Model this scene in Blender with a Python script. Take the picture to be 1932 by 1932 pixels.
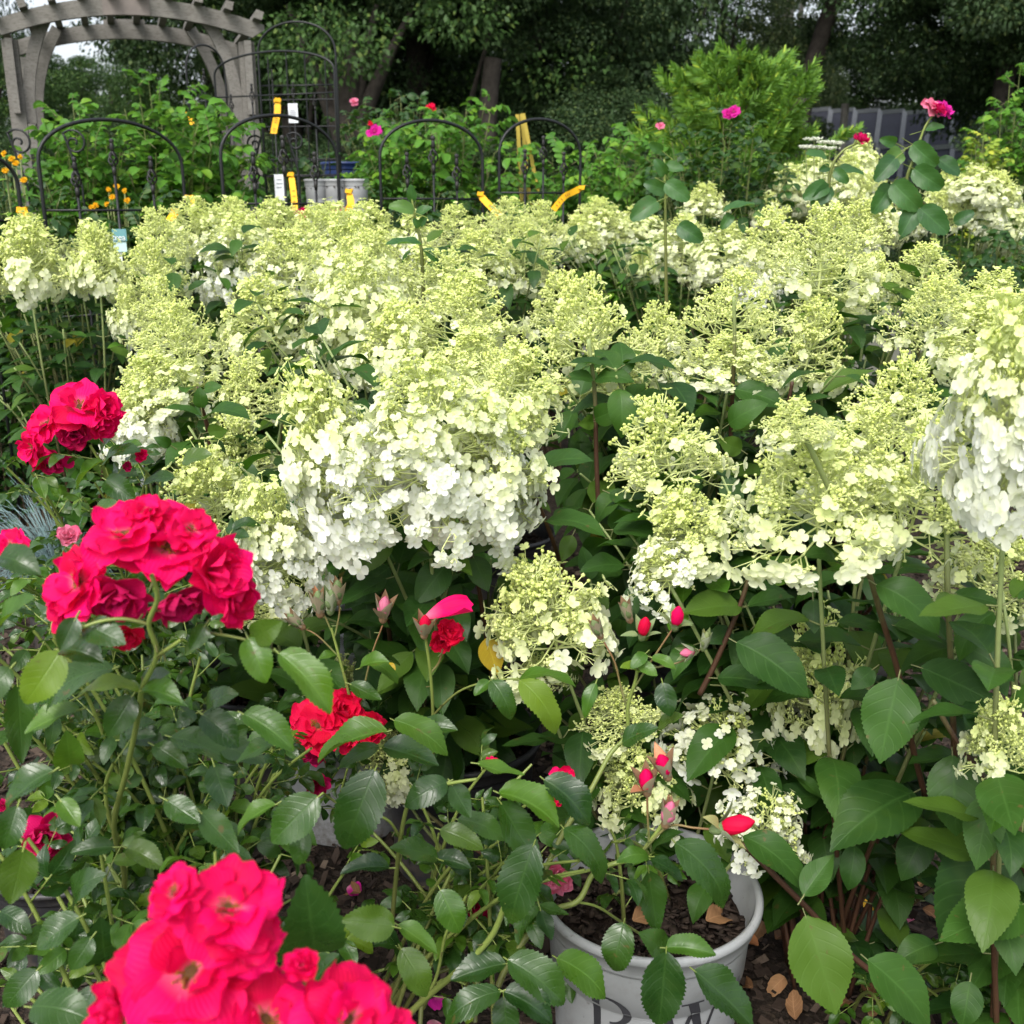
import bpy, math, random
import numpy as np
from mathutils import Vector
for o in list(bpy.data.objects): bpy.data.objects.remove(o)
SC = bpy.context.scene
COL = SC.collection
R = math.radians
random.seed(7); rng = np.random.default_rng(11)

# ------------------------------------------------------------------ camera, light, exposure
EYE = 1.2; F = 1981.0; PITCH = R(16.2)
cam = bpy.data.cameras.new('camera'); camo = bpy.data.objects.new('camera', cam); COL.objects.link(camo)
camo.location = (0, 0, EYE); camo.rotation_euler = (R(90)-PITCH, 0, 0)
cam.sensor_width = 36; cam.lens = 36*F/1932; cam.clip_start = 0.05; cam.clip_end = 2000
cam.dof.use_dof = True; cam.dof.focus_distance = 1.5; cam.dof.aperture_fstop = 10
SC.camera = camo
SUN_EL = R(50); SUN_AZ = R(-25)      # light falls from above, a little behind and left
w = bpy.data.worlds.new('World'); SC.world = w; w.use_nodes = True
nt = w.node_tree; nt.nodes.clear()
sky = nt.nodes.new('ShaderNodeTexSky'); sky.sky_type = 'NISHITA'; sky.sun_disc = False
sky.sun_elevation = SUN_EL; sky.sun_rotation = R(200); sky.air_density = 1.0; sky.dust_density = 4.0; sky.ozone_density = 1.0
hs = nt.nodes.new('ShaderNodeHueSaturation'); hs.inputs['Saturation'].default_value = 0.38; hs.inputs['Value'].default_value = 1.25
bg = nt.nodes.new('ShaderNodeBackground'); bg.inputs['Strength'].default_value = 0.15
wo = nt.nodes.new('ShaderNodeOutputWorld')
nt.links.new(sky.outputs[0], hs.inputs['Color']); nt.links.new(hs.outputs[0], bg.inputs[0]); nt.links.new(bg.outputs[0], wo.inputs[0])
sd = bpy.data.lights.new('sun', 'SUN'); sd.energy = 1.15; sd.angle = R(22); sd.color = (1.0, 0.97, 0.92)
so = bpy.data.objects.new('sun', sd); COL.objects.link(so); so.rotation_euler = (R(90)-SUN_EL, 0, R(-20))
so.location = (0, 0, 10)
SC.view_settings.view_transform = 'Standard'; SC.view_settings.look = 'None'
SC.view_settings.gamma = 1; SC.view_settings.exposure = 0.76
SC.render.engine = 'CYCLES'

# ------------------------------------------------------------------ helpers
CP, SP = math.cos(PITCH), math.sin(PITCH)
def at(px, py, Y):
    a = (px-966)/F; b = (py-966)/F
    d = np.array([a, CP-b*SP, -SP-b*CP])
    return np.array([0, 0, EYE]) + d*(Y/d[1])
def axd(p): return p[1]*CP - (p[2]-EYE)*SP
def unit(v):
    v = np.asarray(v, float); return v/(np.linalg.norm(v, axis=-1, keepdims=True)+1e-12)
def frames(O, D, N, S):
    O = np.atleast_2d(O).astype(float); D = unit(np.atleast_2d(D)); N = np.atleast_2d(N).astype(float)
    X = unit(np.cross(D, N)); Z = np.cross(X, D)
    S = np.asarray(S, float)
    if S.ndim == 0: S = np.full((len(O), 3), float(S))
    elif S.ndim == 1: S = np.repeat(S[:, None], 3, 1) if len(S) == len(O) and len(S) != 3 else (np.tile(S, (len(O), 1)) if len(S) == 3 else np.repeat(S[:, None], 3, 1))
    M = np.zeros((len(O), 4, 4)); M[:, :3, 0] = X*S[:, :1]; M[:, :3, 1] = D*S[:, 1:2]; M[:, :3, 2] = Z*S[:, 2:3]
    M[:, :3, 3] = O; M[:, 3, 3] = 1
    return M
class Tpl: pass
class Batch:
    def __init__(s): s.V = []; s.Q = []; s.A = []; s.M = []; s.n = 0
    def raw(s, V, Q, A=None, mat=0):
        V = np.asarray(V, float); Q = np.asarray(Q, int)
        if A is None: A = np.tile([0.5, 0.5, 0.5, 0.5], (len(V), 1))
        A = np.asarray(A, float)
        if A.ndim == 1: A = np.tile(A, (len(V), 1))
        s.V.append(V); s.Q.append(Q+s.n); s.A.append(A)
        s.M.append(np.full(len(Q), mat) if np.ndim(mat) == 0 else np.asarray(mat)); s.n += len(V)
    def inst(s, t, M, rnd=None, k=None, mat=None):
        M = np.asarray(M, float).reshape(-1, 4, 4); n = len(M)
        if n == 0: return
        nv = len(t.V)
        V = (np.einsum('kij,vj->kvi', M[:, :3, :3], t.V) + M[:, None, :3, 3]).reshape(-1, 3)
        Q = (t.Q[None] + (np.arange(n)*nv)[:, None, None]).reshape(-1, 4)
        A = np.tile(t.A, (n, 1))
        if rnd is None: rnd = rng.random(n)
        A[:, 2] = (A[:, 2] + np.repeat(np.broadcast_to(rnd, (n,)), nv)) % 1.0 if t.addr else np.repeat(np.broadcast_to(rnd, (n,)), nv)
        if k is not None: A[:, 3] = np.repeat(np.broadcast_to(k, (n,)), nv)
        s.raw(V, Q, A, np.tile(t.M, n) if mat is None else mat)
    def tpl(s, addr=False):
        t = Tpl(); t.V = np.concatenate(s.V); t.Q = np.concatenate(s.Q); t.A = np.concatenate(s.A); t.M = np.concatenate(s.M); t.addr = addr
        return t
    def mesh(s, name, mats, smooth=True, off=(0, 0, 0)):
        me = bpy.data.meshes.new(name)
        if not s.V: return me
        V = np.concatenate(s.V)-np.asarray(off); Q = np.concatenate(s.Q); A = np.concatenate(s.A); M = np.concatenate(s.M)
        me.vertices.add(len(V)); me.vertices.foreach_set('co', V.astype(np.float32).ravel())
        me.loops.add(len(Q)*4); me.loops.foreach_set('vertex_index', Q.astype(np.int32).ravel())
        me.polygons.add(len(Q)); me.polygons.foreach_set('loop_start', np.arange(0, len(Q)*4, 4, dtype=np.int32))
        try: me.polygons.foreach_set('loop_total', np.full(len(Q), 4, dtype=np.int32))
        except Exception: pass
        for m in mats: me.materials.append(m)
        me.polygons.foreach_set('material_index', M.astype(np.int32))
        me.polygons.foreach_set('use_smooth', np.full(len(Q), smooth))
        at_ = me.attributes.new('A', 'FLOAT_COLOR', 'POINT'); at_.data.foreach_set('color', A.astype(np.float32).ravel())
        me.update(calc_edges=True); return me
ORG = {}
def tag(o, label, cat, group=None, kind=None):
    if label: o['label'] = label
    if cat: o['category'] = cat
    if group: o['group'] = group
    if kind: o['kind'] = kind
    return o
def empty(name, loc, label=None, cat=None, group=None):
    o = bpy.data.objects.new(name, None); COL.objects.link(o); o.location = [float(c) for c in loc]; o.empty_display_size = 0.05
    ORG[o.name] = np.array(loc, float); return tag(o, label, cat, group)
def put(B, name, mats, parent=None, smooth=True, origin=None):
    off = ORG[parent.name] if parent is not None else (np.zeros(3) if origin is None else np.asarray(origin, float))
    me = B.mesh(name, mats, smooth, off)
    o = bpy.data.objects.new(name, me); COL.objects.link(o)
    if parent is not None: o.parent = parent; ORG[o.name] = off
    else: o.location = [float(c) for c in off]; ORG[o.name] = off
    return o
def tube(B, P, r, sides=6, rnd=0.5, mat=0, k0=0.0, k1=1.0, cap=True):
    P = np.asarray(P, float); n = len(P); r = np.broadcast_to(np.asarray(r, float), (n,)) if np.ndim(r) < 2 else r
    T = unit(np.gradient(P, axis=0)); ref = np.array([0, 0, 1.0]) if abs(T[0][2]) < .9 else np.array([1.0, 0, 0])
    u = unit(np.cross(T[0], ref)); V = []; A = []
    for i in range(n):
        u = unit(u - T[i]*np.dot(u, T[i])); v = np.cross(T[i], u)
        for j in range(sides):
            a = 2*math.pi*j/sides; V.append(P[i]+(u*math.cos(a)+v*math.sin(a))*r[i]); A.append((j/sides, i/(n-1), rnd, k0+(k1-k0)*i/(n-1)))
    Q = [(i*sides+j, i*sides+(j+1) % sides, (i+1)*sides+(j+1) % sides, (i+1)*sides+j) for i in range(n-1) for j in range(sides)]
    if cap and sides == 4: Q += [(3, 2, 1, 0), ((n-1)*4, (n-1)*4+1, (n-1)*4+2, (n-1)*4+3)]
    if cap and sides == 6:
        for b, fl in ((0, 1), ((n-1)*6, 0)):
            q = [(b, b+1, b+2, b+3), (b, b+3, b+4, b+5)]
            Q += [x[::-1] for x in q] if fl else q
    B.raw(V, Q, A, mat)
def lathe(B, c, prof, n=32, mat=0, k=0.5, axis=None):
    c = np.asarray(c, float); V = []; A = []
    for i, (r, z) in enumerate(prof):
        for j in range(n):
            a = 2*math.pi*j/n; V.append(c+np.array([r*math.cos(a), r*math.sin(a), z])); A.append((j/n, z, 0.5, k))
    Q = [(i*n+j, i*n+(j+1) % n, (i+1)*n+(j+1) % n, (i+1)*n+j) for i in range(len(prof)-1) for j in range(n)]
    B.raw(V, Q, A, mat)
def box(B, c, ax, ay, az, mat=0, rnd=None):
    c = np.asarray(c, float); ax, ay, az = [np.asarray(v, float)/2 for v in (ax, ay, az)]
    rnd = random.random() if rnd is None else rnd
    S = [(-1,-1,-1),(1,-1,-1),(1,1,-1),(-1,1,-1),(-1,-1,1),(1,-1,1),(1,1,1),(-1,1,1)]
    V = [c+ax*s[0]+ay*s[1]+az*s[2] for s in S]
    A = [((s[0]+1)/2, (s[1]+1)/2, rnd, (s[2]+1)/2) for s in S]
    B.raw(V, [(0,3,2,1),(4,5,6,7),(0,1,5,4),(1,2,6,5),(2,3,7,6),(3,0,4,7)], A, mat)
def bez(p0, p1, p2, n=10, p3=None):
    t = np.linspace(0, 1, n)[:, None]; p0, p1, p2 = map(lambda v: np.asarray(v, float), (p0, p1, p2))
    if p3 is None: return (1-t)**2*p0+2*t*(1-t)*p1+t*t*p2
    return (1-t)**3*p0+3*t*(1-t)**2*p1+3*t*t*(1-t)*p2+t**3*np.asarray(p3, float)
def smoothpts(P, n=6):
    P = np.asarray(P, float); out = []
    for i in range(len(P)-1):
        a = P[max(i-1, 0)]; b = P[i]; c = P[i+1]; d = P[min(i+2, len(P)-1)]
        for t in np.linspace(0, 1, n, endpoint=False):
            out.append(.5*((2*b)+(-a+c)*t+(2*a-5*b+4*c-d)*t*t+(-a+3*b-3*c+d)*t**3))
    out.append(P[-1]); return np.array(out)

# ------------------------------------------------------------------ materials
class NT:
    def __init__(s, name):
        s.m = bpy.data.materials.new(name); s.m.use_nodes = True; s.t = s.m.node_tree; s.t.nodes.clear()
        s.out = s.n('ShaderNodeOutputMaterial')
    def n(s, k, **kw):
        x = s.t.nodes.new(k)
        for a, b in kw.items(): setattr(x, a, b)
        return x
    def l(s, a, b): s.t.links.new(a, b)
    def val(s, sock, v):
        if hasattr(v, 'is_linked') or isinstance(v, bpy.types.NodeSocket): s.l(v, sock)
        elif isinstance(v, (tuple, list)): sock.default_value = tuple(v)+((1,) if len(v) == 3 and len(sock.default_value) == 4 else ())
        else: sock.default_value = v
    def math(s, op, a, b=None, c=None, clamp=False):
        x = s.n('ShaderNodeMath', operation=op, use_clamp=clamp); s.val(x.inputs[0], a)
        if b is not None: s.val(x.inputs[1], b)
        if c is not None: s.val(x.inputs[2], c)
        return x.outputs[0]
    def mix(s, f, a, b, mode='MIX'):
        x = s.n('ShaderNodeMix', data_type='RGBA', blend_type=mode); s.val(x.inputs[0], f); s.val(x.inputs[6], a); s.val(x.inputs[7], b); return x.outputs[2]
    def ramp(s, f, lo, hi, a=0.0, b=1.0):
        x = s.n('ShaderNodeMapRange'); s.val(x.inputs[0], f); x.inputs[1].default_value = lo; x.inputs[2].default_value = hi; x.inputs[3].default_value = a; x.inputs[4].default_value = b; return x.outputs[0]
    def noise(s, scale, detail=3, rough=.6, vec=None, dim=None):
        x = s.n('ShaderNodeTexNoise'); x.inputs['Scale'].default_value = scale; x.inputs['Detail'].default_value = detail; x.inputs['Roughness'].default_value = rough
        if vec is None:
            g = s.n('ShaderNodeNewGeometry'); vec = g.outputs['Position']
        s.l(vec, x.inputs['Vector']); return x.outputs['Fac']
    def attr(s):
        a = s.n('ShaderNodeAttribute', attribute_name='A'); sp = s.n('ShaderNodeSeparateColor'); s.l(a.outputs['Color'], sp.inputs[0])
        return sp.outputs[0], sp.outputs[1], sp.outputs[2], a.outputs['Alpha']
    def done(s, col, rough=.5, spec=.5, trans=0.0, tcol=None, bump=None, bstr=.3, bdist=.001, metal=0.0, coat=0.0):
        p = s.n('ShaderNodeBsdfPrincipled'); s.val(p.inputs['Base Color'], col); s.val(p.inputs['Roughness'], rough); s.val(p.inputs['Specular IOR Level'], spec)
        p.inputs['Metallic'].default_value = metal; p.inputs['Coat Weight'].default_value = coat
        if bump is not None:
            b = s.n('ShaderNodeBump'); b.inputs['Strength'].default_value = bstr; b.inputs['Distance'].default_value = bdist; s.val(b.inputs['Height'], bump); s.l(b.outputs[0], p.inputs['Normal'])
        sh = p.outputs[0]
        if trans > 0:
            t = s.n('ShaderNodeBsdfTranslucent'); s.val(t.inputs[0], tcol if tcol is not None else col)
            mx = s.n('ShaderNodeMixShader'); mx.inputs[0].default_value = trans; s.l(p.outputs[0], mx.inputs[1]); s.l(t.outputs[0], mx.inputs[2]); sh = mx.outputs[0]
        s.l(sh, s.out.inputs[0]); return s.m

def leaf_mat(name, dark, light, under, rough=.45, spec=.4, nv=7.0, vein=.35, trans=.25, tcol=(.16, .34, .03), spots=True, old=None):
    N = NT(name); u, v, r, k = N.attr()
    x = N.math('ABSOLUTE', N.math('SUBTRACT', N.math('MULTIPLY', u, 2.0), 1.0))
    mid = N.ramp(x, 0.0, 0.09, 1, 0)
    ph = N.math('FRACT', N.math('SUBTRACT', N.math('MULTIPLY', v, nv), N.math('MULTIPLY', N.math('POWER', x, 1.4), 1.7)))
    side = N.ramp(N.math('ABSOLUTE', N.math('SUBTRACT', ph, .5)), 0.0, 0.11, 1, 0)
    vn = N.math('MAXIMUM', mid, N.math('MULTIPLY', side, .55), clamp=True)
    nz = N.noise(38, 3, .6)
    c = N.mix(N.ramp(N.math('ADD', N.math('MULTIPLY', r, .7), N.math('MULTIPLY', nz, .45)), .2, .95), dark, light)
    c = N.mix(N.math('MULTIPLY', vn, vein), c, tuple(min(1, q*2.4+.03) for q in light))
    if old is not None:
        c = N.mix(N.math('MULTIPLY', N.math('GREATER_THAN', r, .992), .7), c, old)
    c = N.mix(N.math('MULTIPLY', N.math('GREATER_THAN', N.math('FRACT', N.math('MULTIPLY', r, 7.3)), .86), .5), c, tuple(q*m for q, m in zip(light, (2.6, 1.7, 1.4))))
    c = N.mix(N.ramp(N.noise(9, 3, .7), .55, .75, 0, .35), c, tuple(q*m for q, m in zip(light, (1.9, 1.35, 1.2))))
    if spots:
        sp = N.ramp(N.noise(75, 3, .6), .66, .71); sp = N.math('MULTIPLY', sp, N.math('GREATER_THAN', r, .55))
        c = N.mix(N.math('MULTIPLY', sp, .7), c, (.10, .07, .02))
    g = N.n('ShaderNodeNewGeometry'); c = N.mix(g.outputs['Backfacing'], c, under)
    h = N.math('ADD', N.math('MULTIPLY', vn, -1.0), N.math('MULTIPLY', nz, .6))
    return N.done(c, N.ramp(nz, .3, .7, rough-.08, rough+.15), spec, trans, N.mix(r, tcol, tuple(q*.6 for q in tcol)), h, .28, .001)
def simple(name, col, col2=None, scale=30, rough=.6, spec=.3, trans=0, bump=True, metal=0, bstr=.3, bdist=.002):
    N = NT(name); nz = N.noise(scale, 5, .65)
    c = N.mix(N.ramp(nz, .3, .7), col, col2) if col2 else N.mix(N.ramp(nz, .3, .7), tuple(q*.8 for q in col), tuple(min(1, q*1.15) for q in col))
    return N.done(c, rough, spec, trans, None, nz if bump else None, bstr, bdist, metal)
M = {}
M['hleaf'] = leaf_mat('hydrangea_leaf', (.010, .038, .006), (.036, .098, .010), (.050, .12, .025), .5, .3, 7, .16, .2, (.10, .28, .012), old=(.36, .28, .02))
M['hleaf_young'] = leaf_mat('hydrangea_leaf_young', (.045, .13, .010), (.09, .20, .018), (.10, .20, .04), .5, .3, 7, .25, .3, (.22, .45, .03), spots=False)
M['rleaf'] = leaf_mat('rose_leaf', (.009, .034, .006), (.032, .082, .009), (.065, .140, .014), .27, .5, 8, .13, .17, (.13, .30, .015))
M['rleaf_young'] = leaf_mat('rose_leaf_young', (.032, .095, .008), (.070, .155, .012), (.075, .155, .025), .35, .5, 8, .2, .28, (.22, .42, .02))
M['rugosa'] = leaf_mat('rugosa_leaf', (.028, .100, .008), (.085, .225, .018), (.075, .17, .045), .5, .3, 7, .3, .3, (.2, .45, .04), spots=False)
M['dleaf'] = leaf_mat('dark_green_leaf', (.010, .038, .008), (.028, .080, .012), (.04, .09, .02), .45, .35, 6, .2, .2, (.1, .26, .02))  # deeper green foliage of the darker background shrubs
M['yleaf'] = leaf_mat('yellow_green_leaf', (.12, .22, .02), (.25, .36, .04), (.2, .3, .06), .5, .3, 5, .2, .3, (.4, .5, .04), spots=False)
M['dead'] = leaf_mat('dead_leaf', (.13, .06, .025), (.34, .19, .09), (.28, .17, .09), .7, .2, 6, .2, .1, (.3, .15, .05), spots=False)
M['goldleaf'] = leaf_mat('gold_leaf', (.45, .30, .02), (.62, .45, .03), (.5, .35, .04), .5, .3, 7, .2, .3, (.6, .45, .03), spots=False)
def stem_mat(name, lo, hi, a=.35, b=.8, rough=.5):
    N = NT(name); u, v, r, k = N.attr(); nz = N.noise(60, 4, .6)
    c = N.mix(N.ramp(N.math('ADD', k, N.math('MULTIPLY', N.math('SUBTRACT', nz, .5), .3)), a, b), lo, hi)
    c = N.mix(N.ramp(nz, .35, .75, 0, .35), c, tuple(q*.5 for q in lo)); return N.done(c, rough, .35, 0, None, nz, .4, .001)
M['hstem'] = stem_mat('hydrangea_stem', (.075, .035, .02), (.28, .36, .13), .45, .95)
M['rstem'] = stem_mat('rose_stem', (.10, .10, .03), (.20, .26, .06), .05, .6, .4)
M['bark_thin'] = stem_mat('shrub_cane', (.10, .07, .045), (.16, .20, .06), .3, .9)
M['redstem'] = stem_mat('bud_stalk', (.13, .17, .05), (.26, .11, .06), .1, .9)
# hydrangea flower materials: k = greenness
def floret_mat():
    N = NT('hydrangea_floret'); u, v, r, k = N.attr(); nz = N.noise(55, 2, .5)
    kk = N.math('ADD', k, N.math('MULTIPLY', N.math('SUBTRACT', r, .5), .22), clamp=True)
    c = N.mix(N.ramp(kk, .0, .35), (.84, .86, .80), (.80, .82, .60))
    c = N.mix(N.ramp(kk, .35, .9), c, (.80, .87, .36))
    c = N.mix(N.ramp(v, .0, .28, .6, 0), c, (.55, .62, .25))
    x = N.math('ABSOLUTE', N.math('SUBTRACT', N.math('MULTIPLY', u, 2.0), 1.0))
    ph = N.math('ABSOLUTE', N.math('SINE', N.math('MULTIPLY', x, 9.0)))
    return N.done(c, .6, .2, .34, N.mix(kk, (.85, .86, .72), (.60, .72, .20)), ph, .25, .0006)
M['floret'] = floret_mat()
def bud_mat():
    N = NT('hydrangea_bud'); u, v, r, k = N.attr()
    c = N.mix(k, (.90, .92, .48), (.82, .88, .26)); c = N.mix(N.math('MULTIPLY', r, .35), c, (.90, .91, .60)); return N.done(c, .5, .3, .40, (.85, .95, .42))
M['bud'] = bud_mat()
def petal_mat(name, a, b, base, tc):
    N = NT(name); u, v, r, k = N.attr(); nz = N.noise(40, 3, .6)
    c = N.mix(N.ramp(N.math('ADD', N.math('MULTIPLY', nz, .6), N.math('MULTIPLY', r, .5)), .25, .8), a, b)
    c = N.mix(N.math('POWER', N.ramp(v, .0, .42, 1, 0), 1.6), c, base)
    x = N.math('SINE', N.math('ADD', N.math('MULTIPLY', u, 70.0), N.math('MULTIPLY', nz, 6.0))); c = N.mix(N.ramp(x, .2, 1, 0, .09), c, tuple(q*.55 for q in a)); ed = N.math('MULTIPLY', N.ramp(v, .93, 1.0), N.math('GREATER_THAN', N.noise(60, 2, .5), .56)); c = N.mix(N.math('MULTIPLY', ed, .35), c, (.22, .05, .03)); h = N.math('ADD', N.math('MULTIPLY', x, .3), nz)
    g = N.n('ShaderNodeNewGeometry'); c = N.mix(N.math('MULTIPLY', g.outputs['Backfacing'], .35), c, tuple(min(1, q*1.0+.02) for q in b))
    return N.done(c, .65, .15, .30, tc, h, .4, .001)
M['petal'] = petal_mat('rose_petal', (.56, .0008, .050), (.86, .0025, .145), (.92, .26, .38), (.95, .0015, .14))
M['petal_dark'] = petal_mat('rose_petal_dark', (.40, .002, .055), (.62, .006, .13), (.6, .2, .2), (.7, .005, .11))
M['petal_red'] = petal_mat('rose_petal_red', (.58, .002, .030), (.76, .005, .07), (.7, .06, .1), (.8, .004, .05))
M['petal_mag'] = petal_mat('rugosa_petal', (.55, .01, .25), (.68, .03, .36), (.7, .3, .4), (.7, .03, .3))
M['petal_pink'] = petal_mat('pink_petal', (.68, .10, .22), (.80, .28, .42), (.8, .5, .5), (.8, .2, .3))
M['petal_yel'] = petal_mat('yellow_petal', (.75, .38, .01), (.85, .50, .02), (.6, .3, .02), (.8, .5, .02))
M['sepal'] = leaf_mat('sepal', (.10, .16, .05), (.20, .26, .12), (.35, .38, .26), .5, .3, 3, .1, .15, (.3, .4, .1), spots=False)
M['sepal_red'] = leaf_mat('sepal_reddish', (.20, .12, .06), (.32, .20, .12), (.38, .32, .22), .5, .3, 3, .1, .15, (.4, .3, .1), spots=False)
M['stamen'] = simple('stamen', (.35, .18, .02), (.16, .06, .01), 400, .7)
M['core'] = simple('flower_core', (.05, .02, .008), (.10, .05, .01), 400, .8)

# ------------------------------------------------------------------ leaf templates (length 1 along +Y, normal +Z)
def leaf_tpl(nseg, nac, W, p0, p1, bend=.5, fold=.25, teeth=0.0, wave=.0, twist=0.0, tooth_len=.5, tip=0.0, mat=0, cup=0.0):
    V = []; A = []; y = 0; z = 0; ph = random.random()*6
    pts = [(0, 0, 0)]
    for i in range(1, nseg+1):
        a = bend*(i/nseg)*1.0; y += math.cos(a)/nseg; z -= math.sin(a)/nseg; pts.append((y, z, a))
    tm = p0/(p0+p1); nrm = (tm**p0)*((1-tm)**p1)
    for i in range(nseg+1):
        t = i/nseg; tt = min(max(t, .004), .996); w = W/2*(tt**p0)*((1-tt)**p1)/nrm
        if tip and t > .8: w *= 1-(t-.8)*tip
        y, z, a = pts[i]; odd = (i % 2 == 1) and teeth > 0 and 0 < i < nseg
        tw = twist*t
        for j in range(nac+1):
            s = -1+2*j/nac; ww = w
            yo = 0
            if abs(s) > .99 and teeth > 0:
                if odd: ww = w*(1+teeth*.45); yo = tooth_len/nseg
                else: ww = w*(1-teeth*.55)
            x = s*ww; h = abs(s)*w*fold - (s*s)*w*cup + wave*w*math.sin(t*11+ph+s*1.5)*abs(s)
            yy = y+yo*math.cos(a)+h*math.sin(a); zz = z-yo*math.sin(a)+h*math.cos(a)
            c, sn = math.cos(tw), math.sin(tw)
            V.append((x*c, yy, zz+x*sn)); A.append(((s+1)/2, t, .5, .5))
    m = nac+1
    Q = [(i*m+j, i*m+j+1, (i+1)*m+j+1, (i+1)*m+j) for i in range(nseg) for j in range(nac)]
    B = Batch(); B.raw(V, Q, A, mat); return B.tpl()
HL_NEAR = [leaf_tpl(42, 6, .54, .72, 1.12, b, f, .05, .09, tw) for b, f, tw in ((.7, .25, .15), (1.0, .18, -.2), (.35, .35, .1), (1.4, .2, .25), (.15, .15, -.1))]
HL_MID = [leaf_tpl(10, 2, .52, .70, 1.1, b, .28, 0, .08, tw) for b, tw in ((.7, .2), (1.1, -.2), (.3, 0))]
RL_NEAR = [leaf_tpl(32, 4, w_, .56, .84, b, f, .10, .12, tw, tip=.5) for b, f, tw, w_ in ((.6, .25, .1, .56), (1.0, .18, -.3, .5), (.25, .42, .25, .6), (1.5, .1, .2, .52), (.9, .5, -.35, .58), (-.35, .3, .3, .54))]
RL_MID = [leaf_tpl(8, 2, .62, .5, .6, b, .3, 0, .08, tw) for b, tw in ((.6, .2), (1.0, -.2))]
FAR = leaf_tpl(3, 2, .6, .5, .55, .7, .35)
def cubes(n=0):
    S = np.array([(-1,-1,-1),(1,-1,-1),(1,1,-1),(-1,1,-1),(-1,-1,1),(1,-1,1),(1,1,1),(-1,1,1)], float)/math.sqrt(3)
    B = Batch(); B.raw(S, [(0,3,2,1),(4,5,6,7),(0,1,5,4),(1,2,6,5),(2,3,7,6),(3,0,4,7)]); return B.tpl()
BALL = cubes()
def ball24():
    V = []; Q = []; 
    for ax in range(3):
        for sg in (-1, 1):
            b = len(V)
            for i in range(3):
                for j in range(3):
                    p = [0, 0, 0]; p[ax] = sg; p[(ax+1) % 3] = (i-1); p[(ax+2) % 3] = (j-1)*sg; V.append(unit(np.array(p, float)))
            Q += [(b+i*3+j, b+(i+1)*3+j, b+(i+1)*3+j+1, b+i*3+j+1) for i in range(2) for j in range(2)]
    B = Batch(); B.raw(V, Q); return B.tpl()
BALL2 = ball24()
def stick_tpl(s=3):
    V = [(math.cos(2*math.pi*j/s), z, math.sin(2*math.pi*j/s)) for z in (0, 1) for j in range(s)]
    B = Batch(); B.raw(V, [(j, s+j, s+(j+1) % s, (j+1) % s) for j in range(s)]); return B.tpl()
STICK = stick_tpl(); STICK5 = stick_tpl(5)
def sticks(B, P0, P1, r, mat=0, rnd=None, k=.5, t=None):
    P0 = np.atleast_2d(P0); P1 = np.atleast_2d(P1); D = P1-P0; L = np.linalg.norm(D, axis=1); keep = L > 1e-6
    P0, D, L = P0[keep], D[keep], L[keep]
    if len(L) == 0: return
    rr = np.broadcast_to(r, (len(keep),))[keep]
    N = np.tile([0.31, .2, .93], (len(L), 1)); S = np.stack([rr, L, rr], 1)
    X = frames(P0, D, N, 1.0); X[:, :3, 0] *= rr[:, None]; X[:, :3, 1] *= L[:, None]; X[:, :3, 2] *= rr[:, None]
    kk = k if np.ndim(k) == 0 else np.asarray(k)[keep]
    B.inst(t or STICK, X, rnd if rnd is not None else .5, kk, mat)
def scl(X, s):
    X = X.copy(); X[:, :3, :3] *= np.asarray(s)[..., None, None] if np.ndim(s) else s; return X
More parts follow.
